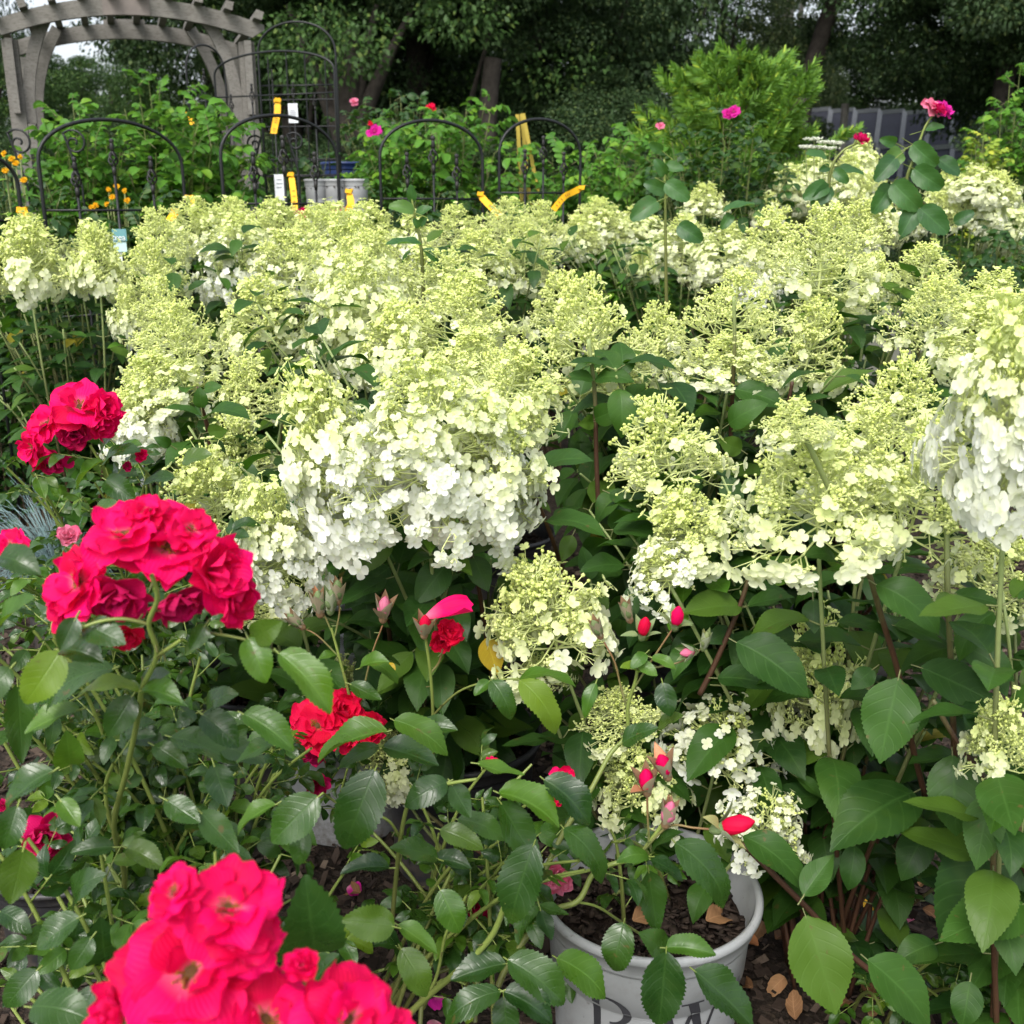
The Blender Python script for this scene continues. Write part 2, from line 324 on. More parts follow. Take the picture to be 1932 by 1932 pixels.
# ------------------------------------------------------------------ flower templates
def rotz(a):
    c, s = math.cos(a), math.sin(a); return np.array([[c,-s,0,0],[s,c,0,0],[0,0,1,0],[0,0,0,1.0]])
def floret_tpl(ns, na, cup):
    B = Batch()
    for i in range(4):
        p = leaf_tpl(ns, na, .86, .60, .34, cup, .05, wave=.05, cup=-.12)
        X = rotz(i*math.pi/2+random.uniform(-.12, .12)); X[2, 3] = .03*(i % 2); X = X @ np.diag([random.uniform(.9, 1.08)]*3+[1.0]); B.inst(p, X, .5)
    return B.tpl()
FL = [floret_tpl(4, 2, c) for c in (-.5, -.15, .25)]; FLN = [floret_tpl(6, 4, c) for c in (-.5, -.2, .2)]
HEADS = {}
def make_head(kind, w, h, seed, near=False):
    key = (kind, w, h, seed, near)
    if key in HEADS: return HEADS[key]
    rs = random.Random(seed*131+int(w*1000)); Rr = w/2
    S0, S1, SR, SK = [], [], [], []; BP, BR, BK = [], [], []; FP, FN, FS, FK = [], [], [], []
    def seg(a, b, r, k=.7): S0.append(a); S1.append(b); SR.append(r); SK.append(k)
    nW = {'full': 11, 'mid': 9, 'airy': 8, 'cream': 10, 'spray': 6}[kind]; big = w > .24
    seg(np.zeros(3), np.array([0, 0, h*.55]), .0024); seg(np.array([0, 0, h*.55]), np.array([0, 0, h*.97]), .0015)
    for i in range(nW):
        t = i/(nW-1); z = h*(.05+.86*t); nb = 5 if (t < .6) else 4
        prof = (1-t)**.62*min(1, .80+t*2)
        for j in range(nb+(1 if big and t < .7 else 0)):
            az = i*2.4+j*2*math.pi/nb+rs.uniform(-.3, .3); L = max(.022, Rr*prof*rs.uniform(.68, 1.08)); el = -.05+.75*t+rs.uniform(-.12, .2) if kind not in ('full', 'cream') else -.30+1.0*t+rs.uniform(-.1, .15)
            d = np.array([math.cos(az)*math.cos(el), math.sin(az)*math.cos(el), math.sin(el)])
            a = np.array([0, 0, z]); m = a+d*L*.55; b = m+unit(d+np.array([0, 0, .35]))*L*.45
            seg(a, m, .0017); seg(m, b, .0013)
            ns = 5 if L > .05 else 3
            if big: ns += 1
            for q in range(ns+1):
                f = .34+.66*q/ns; p = a+(m-a)*(f/.55) if f < .55 else m+(b-m)*((f-.55)/.45)
                sd = unit(d+np.array([rs.gauss(0, .62), rs.gauss(0, .62), rs.gauss(.30, .5)])); l2 = L*.30*(1.15-.4*f)+.010
                e = p+sd*l2 if q < ns else b+d*.008
                seg(p, e, .0010)
                for u in range({'full': 4, 'cream': 4, 'mid': 5, 'airy': 4, 'spray': 3}[kind]):
                    pd = unit(sd+np.array([rs.gauss(0, .7), rs.gauss(0, .7), rs.gauss(.1, .6)])); l3 = rs.uniform(.007, .017)
                    s0 = p+(e-p)*rs.uniform(.55, 1.0); tp = s0+pd*l3
                    hz = max(0, min(1, tp[2]/h)); rr = math.hypot(tp[0], tp[1])/(Rr+1e-6)
                    shell = rr > .54*(1-hz)**.55
                    if kind in ('full', 'cream'): P = (.92 if hz < .5 else .62 if hz < .74 else .18) if shell else .15
                    elif kind == 'spray': P = .6 if rr > .5 else .15
                    elif kind == 'mid': P = (.50 if hz < .25 else .24 if hz < .55 else .05) if shell else .06
                    else: P = (.34 if hz < .16 else .08 if hz < .4 else .015) if shell else .01
                    if rs.random() < P:
                        out = unit(np.array([tp[0], tp[1], (hz-.28)*w*.8])); n = unit(out*1.0+pd*.45+np.array([rs.gauss(0, .28), rs.gauss(0, .28), rs.gauss(.12, .28)]))
                        g = {'full': .02+1.25*max(0, hz-.30), 'cream': .30+.5*hz, 'mid': .26+.75*hz, 'airy': .38+.6*hz, 'spray': .05+.3*hz}[kind]
                        tp = tp+out*(.010 if kind in ('full', 'cream') else .013)
                        FP.append(tp); FN.append(n); FS.append(rs.uniform(.0105, .0138)*(1-.42*max(0, hz-.15))); FK.append(min(1, g+rs.uniform(-.12, .12))); seg(s0, tp, .0006, .6)
                    else:
                        seg(s0, tp, .00075, .8); BP.append(tp); BR.append(rs.uniform(.0020, .0034)*(1.0 if kind != 'full' else .9)); BK.append(min(1, .15+.8*hz+rs.uniform(-.25, .25)))
                        if rs.random() < .45:
                            BP.append(tp+np.array([rs.uniform(-1, 1), rs.uniform(-1, 1), rs.uniform(-1, 1)])*.004); BR.append(.0018); BK.append(BK[-1])
    B = Batch(); sticks(B, np.array(S0), np.array(S1), np.array(SR), 0, .5, np.array(SK))
    BP = np.array(BP); n = len(BP)
    X = frames(BP, rng.normal(size=(n, 3)), rng.normal(size=(n, 3)), 1.0); B.inst(BALL, scl(X, np.array(BR)), rng.random(n), np.array(BK), 1)
    Bf = Batch(); FP = np.array(FP); FN = np.array(FN); FS = np.array(FS); FK = np.array(FK); n = len(FP)
    if n:
        X = scl(frames(FP, np.cross(FN, rng.normal(size=(n, 3))), FN, 1.0), FS); sel = rng.integers(0, 3, n)
        for q in range(3):
            mk = sel == q
            if mk.any(): Bf.inst((FLN if near else FL)[q], X[mk], rng.random(mk.sum()), FK[mk], 0)
    HEADS[key] = (B.mesh('flower_head', [M['headstalk'], M['bud']]), Bf.mesh('florets', [M['floret']]))
    return HEADS[key]
M['headstalk'] = simple('flower_stalk', (.78, .85, .36), (.82, .88, .44), 80, .5, .3, trans=.25, bump=False)
def euler_to(axis, spin):
    q = Vector((0, 0, 1)).rotation_difference(Vector([float(x) for x in axis])); from mathutils import Quaternion
    return (q @ Quaternion((0, 0, 1), spin)).to_euler()

# compound leaves
def compound_tpl(leafs, n=5, droop=.15, ls=.36):
    B = Batch(); tpos = [(.60, 0, .42)]; pr = (n-1)//2
    for i in range(pr):
        y = .54-i*(.26 if n == 5 else .17)
        for s in (-1, 1): tpos.append((y+random.uniform(-.015, .015), s, ls*(1-.12*i)*random.uniform(.9, 1.08)))
    for y, s, L in tpos:
        z = -droop*y*y
        if s == 0: d = (random.uniform(-.1, .1), 1, -.35); nn = (random.uniform(-.2, .2), .3, 1)
        else:
            a = random.uniform(.95, 1.25); d = (s*math.sin(a), math.cos(a), -.22+random.uniform(-.2, .15)); nn = (s*.15+random.uniform(-.25, .25), random.uniform(-.2, .2), 1)
        X = frames([(s*.012, y, z)], [d], [nn], L); B.inst(random.choice(leafs), X, random.uniform(-.15, .15) % 1)
    P = [(0, y, -droop*y*y) for y in np.linspace(0, .61, 6)]; tube(B, P, np.linspace(.014, .008, 6), 4, .5, 1, .6, .9)
    return B.tpl(True)
ROSE_C = [compound_tpl(RL_NEAR, 5, d) for d in (.1, .3, -.1, .2)]
ROSE_C7 = [compound_tpl(RL_NEAR, 7, d, .27) for d in (.15, .35)]
ROSE_CM = [compound_tpl(RL_MID, 5, d) for d in (.1, .3, .2)]
RUG_C = [compound_tpl([leaf_tpl(5, 2, .66, .5, .5, b, .45, 0, .08, .2) for b in (.5, .9)], 7, d, .29) for d in (.1, .3, -.15)]

def petal_tpl(bend, cup, ruf, seed, nu=8, nv=8, notch=.07, wide=.68):
    rs = random.Random(seed); a, b, c = [rs.uniform(0, 6) for _ in range(3)]; f1 = rs.uniform(2.5, 4.5); V = []; A = []; y = z = 0
    sp = [(0, 0, 0)]
    for i in range(1, nu+1):
        t = i/nu; an = bend*(t**1.5); y += math.cos(an)/nu; z -= math.sin(an)/nu; sp.append((y, z, an))
    for i in range(nu+1):
        t = i/nu; wd = wide*(max(t, .02)**.62)*(1-.5*max(0, (t-.55)/.45)**2.2)
        for j in range(nv+1):
            s = -1+2*j/nv; yy = -.16*abs(s)**2.5*t - notch*max(0, 1-abs(s)*2.6)*t**6 + ruf*.35*math.sin(s*f1*1.7+a)*t**4
            h = cup*s*s*t + ruf*math.sin(s*f1+b)*t**3 + ruf*.5*math.sin(t*7+s*2+c)*t
            py, pz, an = sp[i]; V.append((s*wd, py+yy*math.cos(an)+h*math.sin(an), pz-yy*math.sin(an)+h*math.cos(an))); A.append(((s+1)/2, t, .5, .5))
    m = nv+1; Q = [(i*m+j, i*m+j+1, (i+1)*m+j+1, (i+1)*m+j) for i in range(nu) for j in range(nv)]
    B = Batch(); B.raw(V, Q, A); return B.tpl()
def bloom_mesh(seed, whorls=((5, 1.0, 0, .45), (5, .95, 17, .3), (4, .78, 38, .15), (2, .5, 58, 0)), ruf=.10, cup=.10, petal='petal', core=True, nu=8):
    rs = random.Random(seed); B = Batch(); C = Batch()
    for wi, (n, ln, el, bend) in enumerate(whorls):
        for i in range(n):
            az = 2*math.pi*(i+.5*(wi % 2))/n+rs.uniform(-.22, .22)+wi*.3; e = R(el+rs.uniform(-13, 13))
            d = (math.cos(az)*math.cos(e), math.sin(az)*math.cos(e), math.sin(e)); nn = (-math.cos(az)*math.sin(e)+rs.uniform(-.2, .2), -math.sin(az)*math.sin(e)+rs.uniform(-.2, .2), math.cos(e))
            p = petal_tpl(bend+rs.uniform(-.2, .35), cup+rs.uniform(-.08, .12), ruf*rs.uniform(.7, 1.4), seed*77+wi*10+i, nu, nu)
            X = frames([(math.cos(az)*.05, math.sin(az)*.05, .02*wi)], [d], [nn], ln*rs.uniform(.86, 1.08)); B.inst(p, X, rs.random())
    if core:
        C.inst(BALL2, np.diag([.12, .12, .07, 1.0])+np.array([[0,0,0,0],[0,0,0,0],[0,0,0,.06],[0,0,0,0]]), .5, mat=1)
        for i in range(46):
            az = rs.uniform(0, 6.28); l = rs.uniform(.14, .26); d = np.array([math.cos(az)*l, math.sin(az)*l, rs.uniform(.08, .22)])
            sticks(C, np.array([0, 0, .04]), d, .008, 0); C.inst(BALL, frames([d], [(1, 0, 0)], [(0, 0, 1)], .02), .5, mat=0)
    return B.mesh('rose_bloom', [M[petal]]), C.mesh('stamens', [M['stamen'], M['core']])
BL = {}
def bloom(root, pos, size, nrm, seed=0, petal='petal', closed=False, stamens=True, name='rose_bloom', spin=None, label=None, small=False):
    key = (seed, petal, closed, small)
    if key not in BL:
        if small: BL[key] = bloom_mesh(seed, ((5, 1, 10, .4), (5, .8, 35, .1), (4, .5, 60, 0)), .08, .2, petal, False, 4)
        elif closed: BL[key] = bloom_mesh(seed, ((5, 1.0, 38, .75), (5, .95, 52, .4), (4, .8, 68, .1), (3, .6, 78, -.1)), .08, .28, petal, False)
        else: BL[key] = bloom_mesh(seed, petal=petal)
    a, b = BL[key]; o = bpy.data.objects.new(name, a); COL.objects.link(o); o.parent = root; o.location = [float(x) for x in (pos-ORG[root.name])]
    o.scale = (size,)*3; o.rotation_euler = euler_to(unit(nrm), random.uniform(0, 6) if spin is None else spin)
    if label: o['label'] = label
    if stamens and len(b.vertices):
        c = bpy.data.objects.new('stamens', b); COL.objects.link(c); c.parent = o
    return o
def bud_mesh(op, pet, sep):
    """rosebud along +Z, unit height; op = how far it has opened"""
    B = Batch(); prof = [(.02, .26), (.14, .31), (.185, .43), (.195, .55), (.165, .73), (.09, .90), (.015, 1.0)]; n = 14
    V = []; A = []
    for i, (r, z) in enumerate(prof):
        for j in range(n):
            a = 2*math.pi*j/n+z*1.5; rr = r*(1+.10*math.sin(a*3+z*5))*(1+.3*op*(z > .7)); V.append((rr*math.cos(a), rr*math.sin(a), z)); A.append((j/n, z, .5, .5))
    B.raw(V, [(i*n+j, i*n+(j+1) % n, (i+1)*n+(j+1) % n, (i+1)*n+j) for i in range(len(prof)-1) for j in range(n)], A, 0)
    S = Batch(); pr = [(.04, -.02), (.11, .06), (.135, .15), (.12, .24), (.155, .32)]
    lathe(S, (0, 0, 0), pr, 12, 1)
    for i in range(5):
        az = i*1.257; up = 1.42-op*.7+random.uniform(-.08, .08) if i != 2 else 1.3-op*2.2
        d = (math.cos(az)*math.cos(up), math.sin(az)*math.cos(up), math.sin(up)); nn = (-math.cos(az)*math.sin(up), -math.sin(az)*math.sin(up), math.cos(up))
        lf = leaf_tpl(8, 2, .48, .35, 1.0, -.12 if op < .45 else .5, .0, cup=-.9 if op < .45 else -.3)
        S.inst(lf, frames([(math.cos(az)*.165, math.sin(az)*.165, .24)], [d], [nn], .80 if op < .5 else .6), .5+random.random()*.3)
    return B.mesh('rosebud', [M[pet]]), S.mesh('sepals', [M[sep], M[sep]])
BUDS = {}
def bud(root, pos, size, d, op=0.0, pet='petal', sep='sepal', label=None):
    key = (op, pet, sep)
    if key not in BUDS: BUDS[key] = bud_mesh(op, pet, sep)
    a, b = BUDS[key]; o = bpy.data.objects.new('rosebud', a); COL.objects.link(o); o.parent = root; o.location = [float(x) for x in (pos-ORG[root.name])]; o.scale = (size,)*3
    o.rotation_euler = euler_to(unit(d), random.uniform(0, 6)); c = bpy.data.objects.new('sepals', b); COL.objects.link(c); c.parent = o
    return o

# ------------------------------------------------------------------ canes and leaves
def join(L, S, mat):
    if S.V: L.V += S.V; L.Q += [q+L.n for q in S.Q]; L.A += S.A; L.M += [np.full(len(m), mat) for m in S.M]; L.n += S.n
def polyl(P):
    P = np.asarray(P); L = np.concatenate([[0], np.cumsum(np.linalg.norm(np.diff(P, axis=0), axis=1))]); return P, L
def sample(P, L, s):
    i = min(max(np.searchsorted(L, s)-1, 0), len(P)-2); f = (s-L[i])/(L[i+1]-L[i]+1e-9); return P[i]+(P[i+1]-P[i])*f, unit(P[i+1]-P[i])
def opp_leaves(B, Bs, P, a0, a1, gap, size, tpls, elev=.1, matn=0, shrink=.35, jit=.2):
    """pairs of leaves across the cane, each pair turned a quarter from the one below"""
    P, L = polyl(P); s = L[-1]*a0; az = random.uniform(0, 6)
    while s < L[-1]*a1:
        p, t = sample(P, L, s); f = s/L[-1]; u = unit(np.cross(t, (.3, .2, .9) if abs(t[2]) < .9 else (1, .2, 0))); v = np.cross(t, u)
        for q in (0, math.pi):
            a = az+q+random.uniform(-.3, .3); o = u*math.cos(a)+v*math.sin(a); d = unit(o+t*(.35+random.uniform(-.2, .3))+np.array([0, 0, elev+random.uniform(-.25, .2)]))
            pl = size*.16; b = p+d*pl; sticks(Bs, p, b, size*.011, 0, .5, .75)
            sz = size*(1-shrink*f*f)*random.uniform(.75, 1.15); nn = np.array([0, 0, 1.0])+t*.25+rng.normal(0, jit, 3)
            B.inst(random.choice(tpls), frames([b], [d+np.array([0, 0, -.15])], [nn], sz), random.random(), mat=matn)
        az += math.pi/2+random.uniform(-.3, .3); s += gap*random.uniform(.8, 1.25)
def alt_leaves(B, P, a0, a1, gap, size, tpls, elev=.15, shrink=.2, mat=None):
    P, L = polyl(P); s = L[-1]*a0; az = random.uniform(0, 6)
    while s < L[-1]*a1:
        p, t = sample(P, L, s); u = unit(np.cross(t, (.3, .2, .9) if abs(t[2]) < .9 else (1, .2, 0))); v = np.cross(t, u)
        o = u*math.cos(az)+v*math.sin(az); d = unit(o+t*random.uniform(.2, .8)+np.array([0, 0, elev+random.uniform(-.3, .25)]))
        sz = size*(1-shrink*(s/L[-1]))*random.uniform(.75, 1.2)
        B.inst(random.choice(tpls), frames([p], [d], [np.array([0, 0, 1.0])+rng.normal(0, .28, 3)], sz), random.random())
        az += 2.4+random.uniform(-.4, .4); s += gap*random.uniform(.7, 1.3)
def stem_part(root, P, r0, r1, mat, leafB=None, leafmats=None, extra=None, sides=6, name='stem', k0=0., k1=1.):
    B = Batch(); tube(B, P, np.linspace(r0, r1, len(P)), sides, random.random(), 0, k0, k1)
    if extra is not None and extra.V: B.V += extra.V; B.Q += [q+B.n for q in extra.Q]; B.A += extra.A; B.M += extra.M
    s = put(B, name, [M[mat]], root)
    if leafB is not None and leafB.V: put(leafB, 'leaves', leafmats, s)
    return s
def tocam(p): return unit(np.array([0, 0, EYE])-p)
def hero_leaf(B, Bs, b, t, Yb, Yt, w, tpls, mat=0, rnd=None, pet=.012, facing=None):
    p0 = at(b[0], b[1], Yb); p1 = at(t[0], t[1], Yb-(Yb-Yt)*.45); D = p1-p0; L = np.linalg.norm(D)
    fc = min(1, max(.15, (w-.25)/.45)) if facing is None else facing
    N = unit(tocam(p0)*fc+np.array([0, 0, 1.0])*(1-fc)*1.1+rng.normal(0, .08, 3)); Nn = unit(N-unit(D)*np.dot(N, unit(D)))
    vis = max(.62, abs(np.dot(Nn, tocam(p0)))); tp = random.choice(tpls); X = frames([p0], [D], [N], [1, 1, 1])
    # chord of a bent leaf is shorter than its length
    ch = np.linalg.norm(tp.V[len(tp.V)-len(tp.V)//60-1]-tp.V[0]); ch = np.linalg.norm(tp.V[-1][1:]) or 1; an = math.atan2(tp.V[-1][2], tp.V[-1][1])
    s = L/ch; c, sn = math.cos(-an), math.sin(-an); Rx = np.eye(4); Rx[1, 1] = c; Rx[1, 2] = -sn; Rx[2, 1] = sn; Rx[2, 2] = c
    wt = np.ptp(tp.V[:, 0]); wx = min(.66, w/vis)*L/wt
    X = X @ Rx @ np.diag([wx/1.0, s, s, 1]) if False else X @ Rx @ np.diag([wx, s, s, 1.0])
    B.inst(tp, X, random.random() if rnd is None else rnd, mat=mat)
    if pet: sticks(Bs, p0-unit(D)*pet+np.array([0, 0, -.2*pet]), p0+unit(D)*.003, .0011, 0, .5, .7)
# ================================================================== setting
def mulch_mat():
    N = NT('mulch_ground'); a = N.noise(14, 6, .7); b = N.noise(90, 4, .7)
    v = N.n('ShaderNodeTexVoronoi'); v.inputs['Scale'].default_value = 60; g = N.n('ShaderNodeNewGeometry'); N.l(g.outputs['Position'], v.inputs['Vector'])
    c = N.mix(N.ramp(a, .3, .7), (.014, .011, .009), (.045, .035, .027)); c = N.mix(N.ramp(b, .5, .8), c, (.12, .085, .06))
    return N.done(c, .9, .15, 0, None, N.math('ADD', v.outputs['Distance'], b), .8, .01)
M['mulch'] = mulch_mat()
M['gravel'] = simple('gravel', (.08, .085, .06), (.15, .15, .12), 60, .9, .2)
M['grassg'] = simple('far_grass', (.05, .10, .03), (.08, .13, .04), 8, .9, .1)
B = Batch(); n = 40
B.raw([(-400, -20, -.02), (400, -20, -.02), (400, 600, -.02), (-400, 600, -.02)], [(0, 1, 2, 3)]); g = put(B, 'ground', [M['grassg']], None, False); tag(g, None, None, kind='structure')
B = Batch(); V = []; nx, ny = 110, 120
for i in range(ny+1):
    for j in range(nx+1): V.append((-3.5+7*j/nx, .2+6.3*i/ny, random.uniform(-.006, .012)))
B.raw(V, [(i*(nx+1)+j, i*(nx+1)+j+1, (i+1)*(nx+1)+j+1, (i+1)*(nx+1)+j) for i in range(ny) for j in range(nx)])
tag(put(B, 'mulch_bed', [M['mulch']]), None, None, kind='structure')
B = Batch(); B.raw([(-14, 6.3, -.004), (14, 6.3, -.004), (14, 13, -.004), (-14, 13, -.004)], [(0, 1, 2, 3)])
tag(put(B, 'gravel_path', [M['gravel']], None, False), None, None, kind='structure')
# bark chips, nobody could count them
def chip_mat():
    N = NT('bark_chip'); u, v, r, k = N.attr(); nz = N.noise(120, 4, .6)
    c = N.mix(N.ramp(r, .0, .75), (.018, .013, .010), (.075, .053, .040)); c = N.mix(N.ramp(r, .86, 1.0), c, (.20, .15, .11)); return N.done(N.mix(N.ramp(nz, .3, .7, 0, .5), c, (.02, .013, .01)), .85, .2, 0, None, nz, .5, .001)
M['chip'] = chip_mat()
cb = Batch(); box(cb, (0, 0, 0), (1, 0, 0), (0, 1, 0), (0, 0, 1), rnd=.5); CHIP = cb.tpl()
CHIP.V = CHIP.V + np.array([[.1, .15, .1], [-.1, .1, 0], [0, -.2, .1], [.05, 0, -.2], [-.15, 0, 0], [.1, .1, .1], [0, .1, .2], [0, -.1, 0]])
n = 26000; P = np.stack([rng.uniform(-1.6, 2.0, n), 1.0+rng.random(n)**1.4*2.6, rng.uniform(.0, .016, n)], 1)
D = rng.normal(size=(n, 3))*[1, 1, .28]; N_ = rng.normal(0, .4, (n, 3))+[0, 0, 1]
X = frames(P, D, N_, 1.0); ln = rng.uniform(.008, .032, n); X[:, :3, 0] *= (ln*rng.uniform(.2, .6, n))[:, None]; X[:, :3, 1] *= ln[:, None]; X[:, :3, 2] *= rng.uniform(.0015, .004, n)[:, None]
B = Batch(); B.inst(CHIP, X, rng.random(n)); tag(put(B, 'bark_mulch', [M['chip']], None, False), None, None, kind='stuff')

# ------------------------------------------------------------------ trees behind
M['crown'] = [leaf_mat('tree_crown_dark', (.012, .028, .010), (.042, .085, .026), (.045, .080, .032), .55, .25, 4, .05, .12, (.04, .10, .02), spots=False),
              leaf_mat('tree_crown_green', (.020, .055, .012), (.062, .130, .028), (.055, .105, .034), .55, .25, 4, .05, .15, (.07, .17, .03), spots=False),
              leaf_mat('tree_crown_olive', (.022, .042, .014), (.060, .095, .030), (.055, .085, .04), .55, .25, 4, .05, .15, (.10, .2, .04), spots=False)]
M['bark'] = simple('tree_bark', (.025, .022, .019), (.065, .056, .048), 9, .9, .1, bstr=.8, bdist=.02)
M['palebark'] = simple('pale_bark', (.30, .29, .27), (.16, .15, .14), 6, .8, .1)
def crown_mesh(seed, rx, rz, nclump, per, leafsz, mat, low=.0):
    r2 = np.random.default_rng(seed); B = Batch(); P = []; D = []; K = []; cs = []
    for c in range(nclump):
        d = unit(r2.normal(size=3)); d[2] = math.copysign(abs(d[2])**.7, d[2]); rad = r2.random()**.35; cc = d*rad*np.array([rx, rx, rz]); cc[2] += rz
        cr = r2.uniform(.10, .24)*rx; sq = np.array([1.3, 1.3, .55]); m = int(per*r2.uniform(.6, 1.3)); q = r2.normal(size=(m, 3)); q = q/np.linalg.norm(q, axis=1)[:, None]*(r2.random(m)[:, None]**.35)*cr*sq
        # twigs hanging out
        P.append(cc+q); D.append(q+r2.normal(0, .5, (m, 3))*cr+np.array([0, 0, -.3*cr])); K.append(np.full(m, r2.uniform(-.25, .25))+r2.random(m)*.6+.2); cs.append(cc)
    P = np.concatenate(P); D = np.concatenate(D); K = np.clip(np.concatenate(K), 0, .999); n = len(P)
    X = scl(frames(P, D, r2.normal(0, .6, (n, 3))+[0, 0, 1], 1.0), leafsz*r2.uniform(.6, 1.3, n)); B.inst(FARQ, X, K)
    return B.mesh('crown', [mat]), cs
b = Batch(); b.raw([(0, 0, 0), (.34, .45, .08), (0, 1, -.12), (-.34, .45, .08)], [(0, 1, 2, 3)], [(.5, 0, .5, .5), (1, .5, .5, .5), (.5, 1, .5, .5), (0, .5, .5, .5)]); FARQ = b.tpl()
CR = {}
def tree(x, y, h, rx, kind, label, base=.3, trunk_r=.16, seed=1, lean=0, mat='bark', limbs=True, per=900, ncl=115, group=None, z0=0, ls=.064):
    root = empty('tree', (x, y, z0), label, 'tree', group); zc = h*base; rz = (h-zc)/2
    key = (kind, seed, ncl, per, ls)
    if key not in CR: CR[key] = crown_mesh(seed, 1.0*3, 1.0*3, ncl, per, ls, M['crown'][kind])
    me, cs = CR[key]; o = bpy.data.objects.new('crown', me); COL.objects.link(o); o.parent = root; o.location = (lean, 0, zc); o.scale = (rx/3, rx/3, rz/3); o.rotation_euler[2] = random.uniform(0, 6)
    P = smoothpts([(0, 0, -.2), (lean*.05+random.uniform(-.06, .06), 0, h*.2), (lean*.3, 0, h*.45), (lean, 0, h*.85)], 6)
    B = Batch(); tube(B, P+np.array([x, y, z0]), np.linspace(trunk_r, trunk_r*.3, len(P)), 10)
    if limbs and 'solar' not in label:
        for c in random.sample(range(len(cs)), 7):
            cz = zc+cs[c][2]*rz/3; e = np.array([lean+cs[c][0]*rx/3, cs[c][1]*rx/3, cz]); f = min(.95, max(.22, (cz-.15*h)/h*.8)); i = int(f*(len(P)-1))
            Q = bez(P[i], (P[i]+e)/2+np.array([0, 0, -.15*h*random.random()]), e, 7); tube(B, Q+np.array([x, y, z0]), np.linspace(trunk_r*.38, .012, 7), 5)
    put(B, 'trunk', [M[mat]], root)
    return root
def txy(px, Y): p = at(px, 391, Y); return p[0]
TR = [  # px at eye level, Y, height, radius, kind, base, label
 (75, 17, 3.6, 1.5, 1, .10, 'bushy green tree seen through the left side of the wooden arbor', 4),
 (225, 21, 3.9, 1.8, 1, .08, 'lower green tree in the middle of the arbor opening', 5),
 (425, 16, 6.5, 1.4, 1, .10, 'green tree behind the right half of the wooden arbor', 4),
 (560, 15, 8.5, 2.6, 0, .30, 'dark tree just right of the arbor behind the tall arched trellis', 6),
 (800, 14, 8.5, 2.7, 1, .20, 'dark green leafy tree left of the bare central trunk', 4),
 (1010, 15.5, 9, 2.9, 0, .12, 'darkest broad tree in the middle of the row', 7),
 (1170, 17, 9, 1.75, 0, .08, 'dark tree behind the pale green spruce on its left side', 6),
 (1320, 19, 5.2, 2.0, 2, .06, 'paler olive tree with a patch of sky above the spruce', 5),
 (1470, 22, 11, 1.5, 2, .10, 'tall loose tree with a pale trunk rising behind the spruce', 5),
 (1470, 15.5, 9, 2.4, 0, .29, 'dark spreading tree hanging over the left end of the solar panels', 6),
 (1865, 15, 9, 2.9, 0, .27, 'dark spreading tree over the right end of the solar panels', 7),
 (2050, 16, 9, 2.8, 0, .10, 'dark tree at the right edge of the photo', 7),
 (-70, 16, 8, 1.25, 0, .10, 'dark tree at the left edge behind the arbor post', 6)]
for px, Y, h, r, kd, bs, lb, sd_ in TR:
    tree(txy(px, Y), Y, h, r, kd, lb, bs, .2, sd_, 2.0 if 'left end of the solar' in lb else random.uniform(-.3, .3), 'palebark' if 'pale trunk' in lb else 'bark', group='trees standing behind the garden nursery')
for i, (px, Y, h) in enumerate(((560, 24, 6), (700, 25, 7), (900, 24, 8), (1080, 26, 6), (1420, 27, 5.2), (1720, 25, 6), (1960, 26, 5.4), (260, 30, 4.4), (20, 28, 4.6))):
    tree(txy(px, Y), Y, h, 3.2, 0 if i not in (4, 7, 8) else 1, 'dark distant tree filling the gaps behind the nearer row of trees', .05, .2, 6+i % 2, 0, limbs=False, group='far trees behind the front row')
# understory below the crowns
UL = ['behind the tall gridded trellis', 'behind the reddish rose shrub', 'behind the rightmost black arch', 'directly left behind the spruce', 'peeking out right behind the spruce', 'seen low through the arbor opening', 'at the right end of the solar panels', 'at the right edge of the photo below the dark tree', 'far behind the left end of the solar panels', 'far behind the middle of the solar panels', 'far behind the pale trunked tree']
for i, (px, Y, w_, h) in enumerate(((560, 13.5, 2.2, 2.3), (780, 12.8, 2.2, 2.2), (1080, 13, 2.3, 2.6), (1250, 13.5, 2.2, 2.8), (1390, 15, 2.0, 2.6), (160, 15, 2.4, 2.4), (1880, 13, 1.7, 2.0), (2000, 13, 2, 2.6), (1640, 24, 3.2, 4.8), (1830, 24, 3.2, 4.8), (1450, 24, 3, 4.5))):
    r_ = empty('shrub', (txy(px, Y), Y, 0), 'dark green understory shrub '+UL[i], 'shrub', 'understory shrubs below the trees')
    key = (0, 6, 115, 900, .064)
    if key not in CR: CR[key] = crown_mesh(6, 3., 3., 115, 900, .064, M['crown'][0])
    o = bpy.data.objects.new('foliage', CR[key][0]); COL.objects.link(o); o.parent = r_; o.scale = (w_/3*.75, w_/3*.75, h/6); o.rotation_euler[2] = i
